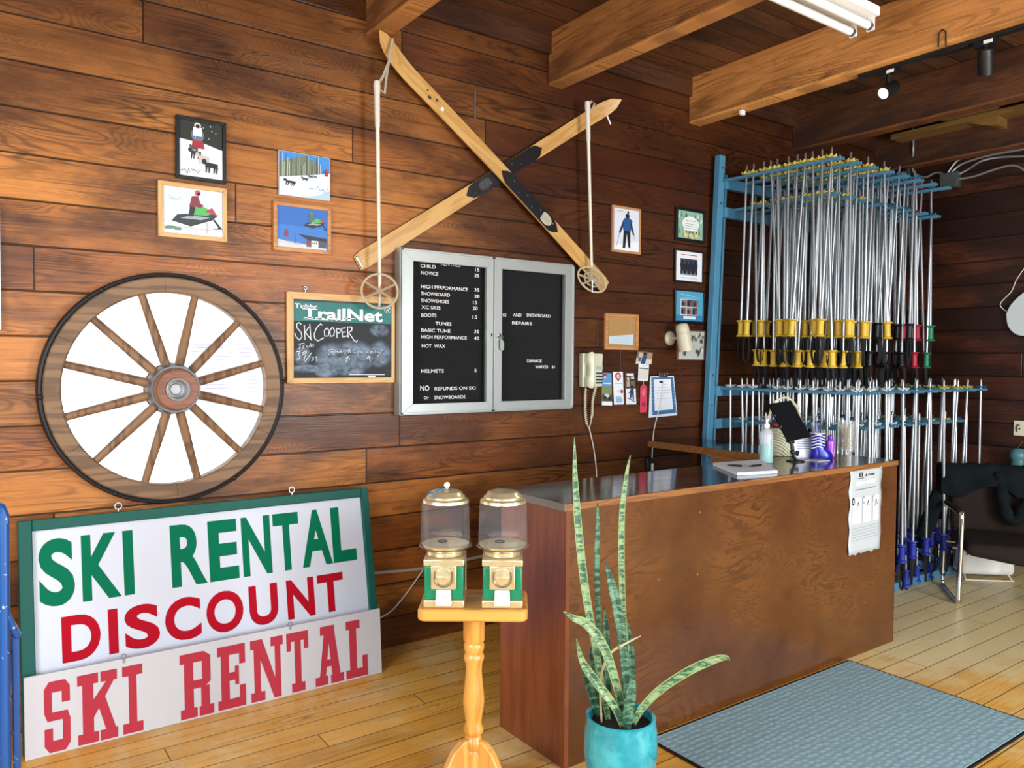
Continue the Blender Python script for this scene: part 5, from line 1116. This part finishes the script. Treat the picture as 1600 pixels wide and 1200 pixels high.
leaf([(265, 1062), (228, 975), (165, 890), (115, 815), (94, 735)], 30, -.04, M_leaf, -.03)
leaf([(298, 1045), (330, 985), (400, 915), (500, 850), (585, 812), (630, 802), (648, 812)], 36, -.03, M_leaf, -.02)
leaf([(275, 1062), (287, 960), (300, 866)], 46, -.05, M_leafd, twist=.3)
leaf([(205, 1055), (205, 900), (201, 730), (195, 622)], 32, .06, M_leafd)
leaf([(285, 1050), (292, 860), (284, 740), (270, 655)], 30, .07, M_leafd)
leaf([(185, 1040), (182, 880), (215, 790), (270, 752), (327, 724)], 9, .0, M_dry, label='thin dry beige leaf')
leaf([(190, 1045), (160, 960), (130, 860), (110, 790)], 34, .05, M_leafd)
leaf([(190, 1050), (182, 940), (150, 800), (150, 760)], 24, .06, M_leafd)

# ================================================================== FLOOR MAT
N = NT('ribbed_mat'); x = N.obj()
vo = N.n('TexVoronoi'); N.put(vo.inputs['Vector'], N.vec(N.m('MULTIPLY', x[0], 26.), N.m('MULTIPLY', x[1], 34.), 0.)); vo.inputs['Scale'].default_value = 1; vo.inputs['Randomness'].default_value = .35
fz_ = N.noise(N.n('TexCoord').outputs['Object'], 260, 2); lg = N.noise(N.n('TexCoord').outputs['Object'], 3, 4)
N.bump(N.m('MULTIPLY_ADD', fz_, .4, N.mr(vo.outputs['Distance'], .1, .6, 1, 0)), .35, .005)
M_mat = N.out(N.mix(N.m('MULTIPLY_ADD', fz_, .35, N.m('MULTIPLY', N.mr(vo.outputs['Distance'], .15, .6), .65)), hx('93b0b8'), hx('7a97a0')), .85)
mt = thing('floor_mat', 'grey blue textured floor mat lying along the counter front', 'mat', (2.36, 1.385, 0))
MB().box((.012, .012, .001), (1.508, .888, .010), M_mat).build('carpet', mt, bevel=.002, smooth=0)
m = MB()
for A in (((0, 0), (1.52, .012)), ((0, .888), (1.52, .90)), ((0, .012), (.012, .888)), ((1.508, .012), (1.52, .888))): m.box((*A[0], .001), (*A[1], .008), M_black)
m.build('rubber_edge', mt, smooth=0, label='black rubber edge')

# ================================================================== POLE RACK
rk = thing('ski_pole_rack', 'tall blue steel rack full of hanging ski poles in the corner', 'rack', (4.50, 3.80, 0))
RX, RY = 4.50, 3.80
def L_(x, y, z): return (x - RX, y - RY, z)
MB().bar(L_(4.452, 3.79, .002), L_(4.597, 3.79, 3.113), .062, .05, M_blue, side=(1, 0, 0)).build('post', rk, bevel=.004)
MB().bar(L_(4.477 + .04, 3.795, .002), L_(4.622 + .035, 3.795, 2.98), .02, .04, M_blue, side=(1, 0, 0)).build('post_flange', rk, bevel=.003)
MB().bar(L_(6.42, 3.79, .002), L_(6.42, 3.79, 3.05), .06, .05, M_blue, side=(1, 0, 0)).build('post', rk, bevel=.004)
m = MB()
for z_ in (3.02, 2.76, 1.5, 1.28, .9): m.lathe([(.009, 0), (.008, .004), (0, .005)], M_steel, 10, (-.048 + .145 * z_ / 3.113, -.035, z_), YA)
m.build('bolts', rk)
LV = [2.925, 2.715, 1.405, 1.165]                        # the four levels
for z_, x1 in zip(LV, (6.42, 6.40, 6.45, 6.45)):
    xa = 4.48 + .145 * z_ / 3.113
    MB().bar(L_(xa, 3.765, z_ - .02), L_(x1, 3.765, z_ - .02), .045, .075, M_blue, side=(0, 1, 0)).build('arm', rk, bevel=.003, smooth=0)
SL = .011                                                # half gap between the bars of a tine
def tine(x, z, ya, yb, lift=0.):
    m = MB()
    for sx in (-1, 1): m.bar(L_(x + sx * (SL + .006), ya, z), L_(x + sx * (SL + .006), yb, z + lift), .012, .018, M_blue, side=(1, 0, 0))
    m.build('tine', rk, smooth=0)
TA = [4.617 + .202 * k for k in range(8)]; TB = [4.700 + .19 * k for k in range(8)]
TC = [4.598 + .19 * k for k in range(10)]; TD = [4.69 + .19 * k for k in range(9)]
for x in TA: tine(x, LV[0], 3.745, 2.83, -.02)
for x in TB: tine(x, LV[1], 3.745, 2.90, -.01)
for x in TC: tine(x, LV[2], 3.745, 2.66, 0.)
for x in TD: tine(x, LV[3], 3.745, 2.78, 0.)
MB().bar(L_(4.6, 2.83, .03), L_(6.43, 2.83, .03), .05, .058, M_blue, side=(0, 1, 0)).build('base_bar', rk, bevel=.003, smooth=0)
for x_ in (4.5, 6.42): MB().bar(L_(x_, 3.76, .03), L_(x_, 2.80, .03), .05, .056, M_blue, side=(1, 0, 0)).build('foot', rk, bevel=.003, smooth=0)
for x_ in (5.95,):
    MB().bar(L_(x_ - .22, 2.87, .26), L_(x_ + .10, 2.84, .07), .012, .07, M_blue).build('brace', rk, smooth=0)
    MB().bar(L_(x_ - .27, 2.90, .13), L_(x_ + .08, 2.85, .06), .012, .06, M_blue).build('brace', rk, smooth=0)

# ---- one pole of each kind, then copies. Local origin: the basket, resting on the tine; hangs tip up
def make_pole(gripc, baskc, label, group, L=1.03):
    r_ = thing('ski_pole', label, 'ski pole', (0, 0, 0), group=group)
    MB().tube([(0, 0, .078), (0, 0, .066), (0, 0, -.1), (0, 0, -L)], [.004, .0075, .0085, .0095], M_alu, 10).build('shaft', r_)
    g = MB(); gm = col(gripc, .45, name='grip_' + gripc)
    g.lathe([(0.0146, -L + .004), (0.0329, -L + .002), (0.0342, -L - .004), (0.0207, -L - .014), (0.0220, -L - .03), (0.0195, -L - .036), (0.0220, -L - .046), (0.0195, -L - .054), (0.0220, -L - .064), (0.0195, -L - .072), (0.0220, -L - .083), (0.0207, -L - .098), (0.0317, -L - .108), (0.0329, -L - .114), (.0, -L - .117)], gm, 14); g.build('grip', r_)
    b = MB(); bm_ = col(baskc, .45, name='basket_' + baskc); n = 30; vs = []
    for (rad, z) in ((.0095, .0125), (.0095, .022), (.013, .024), (1, .0195), (1, .0155)):
        for k in range(n):
            a = 2 * math.pi * k / n; q_ = rad if rad < .5 else .033 + .004 * math.cos(a * 6); vs.append((q_ * math.cos(a), q_ * math.sin(a), z + (.0075 * math.cos(a * 6) + .004 if rad > .5 else 0)))
    fs = [(i * n + k, i * n + (k + 1) % n, (i + 1) % 5 * n + (k + 1) % n, (i + 1) % 5 * n + k) for i in range(5) for k in range(n)]
    b.add(vs, fs, bm_); b.build('basket', r_)
    s_ = MB(); z0 = -L - .114
    s_.tube([(.012, 0, z0 + .02), (.022, 0, z0 - .03), (.026, .004, z0 - .11), (.016, .006, z0 - .17), (.0, .004, z0 - .19), (-.014, 0, z0 - .16), (-.02, -.004, z0 - .09), (-.012, 0, z0)], .009, M_soft, 6, flat=.22); s_.build('strap', r_)
    return r_
def dup(root, loc, rot):
    r_ = root.copy(); COL.objects.link(r_); r_.location = loc; r_.rotation_euler = rot
    for c in root.children: k = c.copy(); COL.objects.link(k); k.parent = r_
    return r_
protos = {}
pr_ = random.Random(21)
def pole(kind, loc, rot):
    args = KINDS[kind]
    if kind not in protos: protos[kind] = make_pole(*args); place(protos[kind], loc, rot); return
    dup(protos[kind], loc, rot)
KINDS = {
 'uy': ('d9b437', 'e2cc5e', 'silver ski pole with yellow grip and yellow basket in the upper tier', 'yellow gripped poles in the upper tier'),
 'uk': ('17181b', '3b6f8e', 'silver ski pole with black grip and blue basket in the upper tier', 'black gripped poles in the upper tier'),
 'ur': ('a8172c', '7c2440', 'silver ski pole with red grip and maroon basket in the upper tier', 'red gripped poles in the upper tier'),
 'ug': ('0e7a52', '35607c', 'silver ski pole with green grip in the upper tier', 'green gripped poles in the upper tier'),
 'lw': ('1d2fa0', 'dfe5e6', 'silver ski pole with white basket and blue grip in the lower tier', 'white basket poles in the lower tier'),
 'lb': ('1d2fa0', '2a5d80', 'silver ski pole with blue basket in the lower tier', 'blue basket poles in the lower tier'),
 'ly': ('2430a0', 'c6b53c', 'silver ski pole with yellow basket in the lower tier', 'yellow basket poles in the lower tier')}
def row(xs, z, ya, yb, n, kindf, lift=0., sk=0., tilt=(.03, .05)):
    for i, x in enumerate(xs):
        for k in range(n):
            s = k / (n - 1); y = ya + (yb - ya) * s + pr_.uniform(-.013, .013) * (s > 0)
            if pr_.random() < sk: continue
            zz_ = z + lift * (ya - y) / (ya - yb) + .0005
            # bottoms lean a little back and to the left
            rx = pr_.uniform(*tilt[:2]) if len(tilt) == 2 else pr_.uniform(tilt[0], tilt[1]); ry = pr_.uniform(-.010, .05) if z > 2 else pr_.uniform(-.03, .03)
            pole(kindf(i, k), (x, y, zz_), (rx if z > 2 else pr_.uniform(-.025, .025), ry, pr_.uniform(-3, 3)))
row(TA, LV[0], 3.57, 2.90, 11, lambda i, k: 'uy' if i < 4 else ('uk' if i < 6 else ('ug' if k in (2, 9) and i == 7 else 'ur')), -.015, .04, (-.045, .012))
row(TB, LV[1], 3.55, 2.97, 8, lambda i, k: 'uy' if i < 3 else ('uk' if i < 6 else ('ug' if k in (3, 7) and i == 7 else 'ur')), -.008, .06, (-.045, .012))
row(TC, LV[2], 3.665, 2.70, 11, lambda i, k: 'lw' if i < 4 else ('lb' if i < 6 or i > 8 else 'ly'), 0, .06)
row(TD, LV[3], 3.62, 2.83, 5, lambda i, k: 'lw' if i < 4 else ('lb' if i < 6 or i > 7 else 'ly'), 0, .03)

# ================================================================== CHAIR WITH A JACKET
cx_, cy_ = 5.39, 2.41
e_ang = math.atan2(-.8, .6)                              # local x runs to the right of the picture, local y to the chair's back
chr_ = thing('waiting_chair', 'dark brown cushioned waiting chair with chrome sled frame by the pole rack', 'chair', (cx_, cy_, 0), (0, 0, e_ang))
def sled_loop(x): return [(x, .02, .012), (x, .0, .03), (x, .0, .10), (x + .012, .01, .57), (x + .012, .03, .592), (x + .012, .08, .60), (x + .012, .36, .60), (x + .012, .44, .59), (x + .012, .465, .56), (x, .47, .11), (x, .46, .03), (x, .43, .012)]
for x_ in (0, .60): MB().tube(spline([Vector(p) for p in sled_loop(x_)] + [Vector((x_, .03, .012))], 5), .0125, M_chrome, 12, flat=1.3).build('sled_frame', chr_, label='chrome sled frame')
M_uph = col('211812', .9, Specular_IOR_Level=.25, name='brown_upholstery')
MB().hexa([(.04, -.02, .335), (.575, -.02, .25), (.575, .5, .25), (.04, .5, .335), (.04, -.02, .415), (.575, -.02, .415), (.575, .5, .415), (.04, .5, .415)], M_uph).build('seat', chr_, bevel=.04, seg=3)
MB().hexa([(.045, .42, .42), (.57, .42, .42), (.57, .51, .42), (.045, .51, .42), (.045, .50, .82), (.57, .50, .82), (.57, .57, .82), (.045, .57, .82)], M_uph).build('backrest', chr_, bevel=.035, seg=3)
for x_ in (.005, .605): MB().box((x_ - .02, .05, .605), (x_ + .03, .42, .625), M_uph).build('armrest', chr_, bevel=.008)
MB().tube([(0, .2, .34), (.60, .2, .34)], .01, M_chrome, 8).tube([(0.005, .40, .34), (.60, .40, .34)], .01, M_chrome, 8).build('crossbar', chr_)
M_jk = NT('dark_teal_fleece'); x = M_jk.obj(); tn = M_jk.noise(M_jk.n('TexCoord').outputs['Object'], 60, 4); M_jk.bump(tn, .5, .006); M_jk = M_jk.out(M_jk.mix(tn, hx('060b0c'), hx('111c1e')), .95, Specular_IOR_Level=.2)
jk = thing('jacket', 'dark green fleece jacket draped over the chair back', 'jacket', (cx_, cy_, 0), (0, 0, e_ang))
m = MB(); nu, nv = 26, 22; vs = []
for i in range(nu + 1):
    u = i / nu; x_ = -.03 + .66 * u
    df = .10 + .09 * math.sin(u * 7.5 + .6) + .10 * max(0, math.sin(u * 3.4 - .9)); db = .38
    for j in range(nv + 1):
        v = j / nv; w_ = .018 * math.sin(u * 23 + v * 6) + .014 * math.sin(u * 11 - v * 9)
        if v < .42: s = 1 - v / .42; y_, z_ = .470 - s * .04 + w_ - .012, .835 - s * df
        elif v < .58: s = (v - .42) / .16; a = math.pi * (1 - s); y_, z_ = .535 + .072 * math.cos(a), .835 + .05 * math.sin(a) + abs(w_) * .6
        else: s = (v - .58) / .42; y_, z_ = .607 - .012 * s + w_ * .4 + .012, .835 - s * db
        vs.append((x_, y_, z_))
m.add(vs, [(i * (nv + 1) + j, i * (nv + 1) + j + 1, (i + 1) * (nv + 1) + j + 1, (i + 1) * (nv + 1) + j) for i in range(nu) for j in range(nv)], M_jk)
o = m.build('body', jk, smooth=180); s_ = o.modifiers.new('s', 'SOLIDIFY'); s_.thickness = .014; s_ = o.modifiers.new('ss', 'SUBSURF'); s_.levels = s_.render_levels = 1
def loc_(px, py, d): q_ = fw(px, py, d) - Vector((cx_, cy_, 0)); return Matrix.Rotation(-e_ang, 3, 'Z') @ q_
sv = spline([loc_(1515, 742, 5.68), loc_(1486, 752, 5.66), loc_(1466, 778, 5.62), loc_(1452, 812, 5.58), loc_(1440, 842, 5.56), loc_(1436, 856, 5.56)], 6)
o = MB().tube(sv, [.06 + .006 * math.sin(i * 1.1) + .012 * (i < 12) for i in range(len(sv))], M_jk, 14, flat=.75).build('sleeve', jk, smooth=180); s_ = o.modifiers.new('ss', 'SUBSURF'); s_.levels = s_.render_levels = 1
sv = spline([loc_(1560, 742, 5.5), loc_(1566, 775, 5.40), loc_(1574, 806, 5.36), loc_(1590, 812, 5.34), loc_(1606, 780, 5.36)], 6)
o = MB().tube(sv, [.05 + .008 * math.sin(i * 1.3) for i in range(len(sv))], M_jk, 14, flat=.8).build('sleeve', jk, smooth=180); s_ = o.modifiers.new('ss', 'SUBSURF'); s_.levels = s_.render_levels = 1
# black bag behind the chair on the floor
b0 = hit(1452, 895, 2, 0)
o = MB().box((-.12, -.09, .001), (.12, .09, .19), col('0e0f12', .9)).build('black_bag', bevel=.05, smooth=60, seg=3); tag(place(o, (5.98, 3.02, 0), (0, 0, .3)), 'dark bag slumped on the floor behind the chair frame', 'bag')

# ================================================================== HEATER AND RIGHT WALL
hp = hit(1556, 908, 2, 0)
ht = thing('portable_heater', 'white portable heater with top slots on a wire foot under the chair', 'heater', (6.24, 2.62, 0), (0, 0, -YAW - .1))
MB().box((-.19, -.08, .035), (.19, .08, .24), M_white).build('housing', ht, bevel=.035, seg=3)
m = MB()
for k in range(14): m.box((-.16 + .0235 * k, -.084, .185), (-.150 + .0235 * k, -.079, .225), col('55595c', .6))
m.build('vent_slots', ht, smooth=0)
MB().tube(spline([Vector(p) for p in ((-.15, -.03, .05), (-.16, -.08, .01), (-.14, -.10, .006), (.14, -.10, .006), (.16, -.08, .01), (.15, -.03, .05))], 6), .005, M_white, 8).build('wire_foot', ht)
ol = hit(1593, 669, 0, XR)
out = thing('outlet_plate', 'cream electrical outlet plate with a plugged cord on the right wall', 'outlet', (XR, ol.y, ol.z), (0, 0, R(-90)))
MB().box((-.04, -.008, -.06), (.04, -.001, .06), col('e6e2c8', .4)).build('plate', out, bevel=.003)
MB().tube([(-.012, -.012, -.03), (-.018, -.015, .0), (-.005, -.016, .03), (.006, -.012, .02)], .004, M_black, 6).ball((.004, -.012, -.004), .007, M_black, 8).build('plug', out)
cw_ = [hit(*k, 0, XR - .02) for k in ((1598, 690), (1590, 700), (1578, 716), (1570, 728))]
tag(MB().tube(spline(cw_, 6), .003, col('6b5a40', .5), 6).build('appliance_cord'), 'thin brown cord hanging on the right wall under the outlet', 'cord')
k0 = hit(1592, 712, 0, XR - .09)
o = MB().lathe([(.055, 0), (.065, .02), (.062, .06), (.04, .085), (0, .09)], col('4f8088', .35, name='teal_enamel'), 24).build('cap'); kt_ = thing('teal_canister', 'small teal rounded canister behind the jacket by the right wall', 'canister', (k0.x, k0.y, k0.z - .03)); o.parent = kt_
MB().lathe([(.05, -.09), (.055, -.08), (.055, 0)], col('4a757c', .35), 24).build('body', kt_)
sh = thing('wall_shelf', 'dark narrow shelf on the right wall behind the chair', 'shelf', (XR, k0.y, k0.z - .125)); MB().box((-.16, -.4, -.02), (-.001, .12, 0), M_wallr).build('board', sh, smooth=0)
for sy in (-.3, .05): MB().box((-.12, sy - .01, -.10), (-.001, sy + .01, -.02), M_wallr).build('bracket', sh, smooth=0)
# white panel with black rim hanging on the right wall
pc = hit(1600, 493, 0, XR - .05); ph2 = thing('white_wall_dish', 'white rounded dish with black rim hung by a cord on the right wall', 'dish', (XR, pc.y, pc.z), (0, 0, R(-90)))
out_ = [(-.14, .02), (-.125, -.08), (-.07, -.15), (0, -.17), (.09, -.15), (.14, -.07), (.15, .04), (.11, .16), (.04, .22), (-.05, .16), (-.11, .09)]
sp_ = [tuple(v)[:2] for v in spline([Vector((a, b_, 0)) for a, b_ in out_] + [Vector((*out_[0], 0))], 4)[:-1]]
m = MB(); m.prism([(a * .94, b_ * .94) for a, b_ in sp_], -.045, -.03, col('d9e2e2', .35)); m.build('panel', ph2, bevel=.003)
m = MB(); m.prism(sp_, -.032, -.002, M_black); m.build('rim', ph2, bevel=.003, label='black rim')
m = MB()
for q_ in ((-.135, .015), (-.10, -.115), (.12, -.1)): m.ball((q_[0] * .96, -.035, q_[1] * .96), .009, M_steel, 8)
m.build('bolts', ph2)
MB().tube(spline([Vector(p) for p in ((-.13, -.01, .03), (-.19, -.012, .10), (-.11, -.012, .20), (-.07, -.012, .30), (.02, -.012, .42), (.06, -.012, .36), (.04, -.012, .2))], 6), .0035, M_white, 6).build('hanging_cord', ph2)
# junction box and conduits
jb_ = hit(1487, 283, 0, XR); jb = thing('junction_box', 'grey metal junction box where conduits meet on the right wall', 'electrical box', (XR, jb_.y, jb_.z), (0, 0, R(-90)))
MB().box((-.075, -.06, -.065), (.075, -.001, .065), col('4e5652', .5, .3)).build('box', jb, bevel=.004); MB().box((-.07, -.063, -.06), (.07, -.06, .06), col('59615d', .5, .3)).build('cover', jb, bevel=.002)
M_con = col('aeb0aa', .35, .6, name='conduit_metal')
def conduit(pts, label, r=.009):
    c = [hit(px, py, 0, XR - dx) for px, py, dx in pts]; tag(MB().tube(spline(c, 8), r, M_con, 8).build('conduit'), label, 'conduit', 'conduits on the right wall')
conduit(((1427, 198, .14), (1427, 235, .14), (1425, 262, .06), (1432, 273, .02), (1446, 277, .02), (1462, 270, .02), (1476, 272, .03)), 'conduit dropping from the beam and curving into the left of the box')
conduit(((1481, 270, .03), (1495, 252, .02), (1515, 243, .02), (1545, 238, .02), (1600, 228, .02), (1640, 220, .02)), 'topmost conduit running right from the junction box')
conduit(((1486, 270, .03), (1500, 258, .015), (1520, 250, .015), (1550, 242, .015), (1600, 233, .015), (1640, 226, .015)), 'second conduit from the top running right from the junction box')
conduit(((1490, 276, .03), (1512, 265, .012), (1533, 252, .04), (1560, 246, .012), (1600, 244, .012), (1640, 242, .012)), 'third conduit from the top running right from the junction box')
conduit(((1490, 281, .03), (1520, 276, .015), (1550, 266, .015), (1575, 259, .015), (1590, 260, .015), (1605, 270, .015)), 'lowest arched conduit right of the junction box')
# dark pipe and slim battens in the corner behind the rack
def corner(px, py0, py1, y, r, mat, name, label, cat, group=None, knob=0):
    a_ = hit(px, py0, 1, y); z1 = min(a_.z, 3.30); b_ = hit(px, py1, 1, y); m = MB().tube([(a_.x, y, b_.z - .5), (a_.x, y, z1)], r, mat, 10)
    if knob: m.lathe([(.0, -.02), (knob, -.018), (knob, .018), (0, .02)], mat, 20, (a_.x, y - .02, z1 - .08), YA)
    tag(m.build(name), label, cat, group)
corner(1420, 203, 270, 3.55, .035, M_black, 'black_pipe', 'thick black vertical pipe in the corner left of the conduit', 'pipe')
mb_ = col('5a3620', .6, name='brown_rod')
corner(1388, 214, 268, 3.72, .009, col('9a6a30', .5), 'wooden_rod', 'slim wooden rod with a round knob in the corner behind the poles', 'rod', knob=.033)
corner(1409, 206, 278, 3.70, .009, mb_, 'brown_rod', 'slim reddish brown rod beside the black pipe', 'rod')
corner(1346, 212, 262, 3.80, .008, mb_, 'brown_rod', 'slim dark rod furthest left in the corner behind the poles', 'rod')

# ================================================================== CEILING LIGHTS
fx = thing('fluorescent_fixture', 'white two tube fluorescent fixture hung under the ceiling beams', 'light', (3.63, 2.13, 3.31))
MB().box((-2.4, -.085, -.045), (0, .085, -.001), M_white).build('housing', fx, bevel=.004)
for dy in (-.042, .048):
    tb_ = MB().tube([(-2.36, dy, -.085), (-.035, dy, -.085)], .019, col('efece4', .35, name='tube_glass'), 16).build('tube', fx)
    MB().tube([(-.034, dy, -.085), (-.012, dy, -.085)], .0195, M_steel, 14).box((-.014, dy - .018, -.105), (-.001, dy + .018, -.045), M_white).build('socket', fx)
tr = thing('light_track', 'black lighting track under the beam at upper right', 'track', (4.40, 2.6, 3.311))
MB().box((-.018, -1.9, -.022), (.018, 0, -.001), M_black).build('rail', tr, bevel=.002); MB().box((-.024, -.62, -.03), (.024, -.42, -.022), M_black).build('connector', tr, bevel=.002)
def head(y, aim, label, lit):
    h = thing('track_spotlight', label, 'spotlight', (4.40, y, 3.288), group='track spotlights'); d = Vector(aim).normalized()
    MB().box((-.018, -.05, -.03), (.018, .05, -.001), M_black).box((-.0185, -.04, -.024), (-.018, .005, -.005), M_wht).build('adapter', h, bevel=.001, label='adapter with white sticker')
    c = Vector((0, 0, -.115)); MB().tube([(0, 0, -.03), (0, 0, -.075)], .012, M_black, 10).build('stem', h)
    MB().lathe([(.0, -.07), (.034, -.068), (.037, -.05), (.037, .06), (.033, .06), (.031, .045)], M_black, 28, c, d).build('lamp_head', h)
    e = NT('lamp_lens'); e.b.inputs['Emission Color'].default_value = (1, .95, .85, 1); e.b.inputs['Emission Strength'].default_value = 1.6 if lit else 0; M_l = e.out(hx('dddddd'), .3)
    MB().lathe([(.032, .05), (0, .052)], M_l, 24, c, d).build('lens', h)
    if lit:
        ld = bpy.data.lights.new('spot', 'SPOT'); ld.energy = 30; ld.color = (1, .86, .62); ld.spot_size = R(50); ld.spot_blend = .6; ld.shadow_soft_size = .03
        lo = bpy.data.objects.new('spot_light', ld); COL.objects.link(lo); lo.parent = h; lo.location = c + d * .07; lo.rotation_euler = d.to_track_quat('-Z', 'Y').to_euler()
head(2.42, (-.87, .08, -.5), 'lit black track spotlight aimed left, nearer the crossed skis', True)
head(1.90, (.55, .2, -.9), 'dark track spotlight pointing down near the right edge', False)

# small fixings on the third beam
p = hit(1473, 60, 0, 4.325)
bn_ = MB().tube([(-.004, -.02, -.05), (-.006, -.018, .03), (-.008, 0, .045), (-.006, .018, .03), (-.004, .02, -.04)], .004, M_iron, 6).build('bent_nail'); tag(place(bn_, (4.3235, p.y, p.z)), 'dark bent nail on the face of the beam under the light fixture', 'nail')
p = hit(1157, 174, 2, 3.30)
wt_ = MB().box((-.02, -.012, -.022), (.02, .012, .0115), M_wht).build('cable_clip', bevel=.004); tag(place(wt_, (4.38, p.y, 3.30)), 'tiny white clip under the beam above the rack post', 'clip')
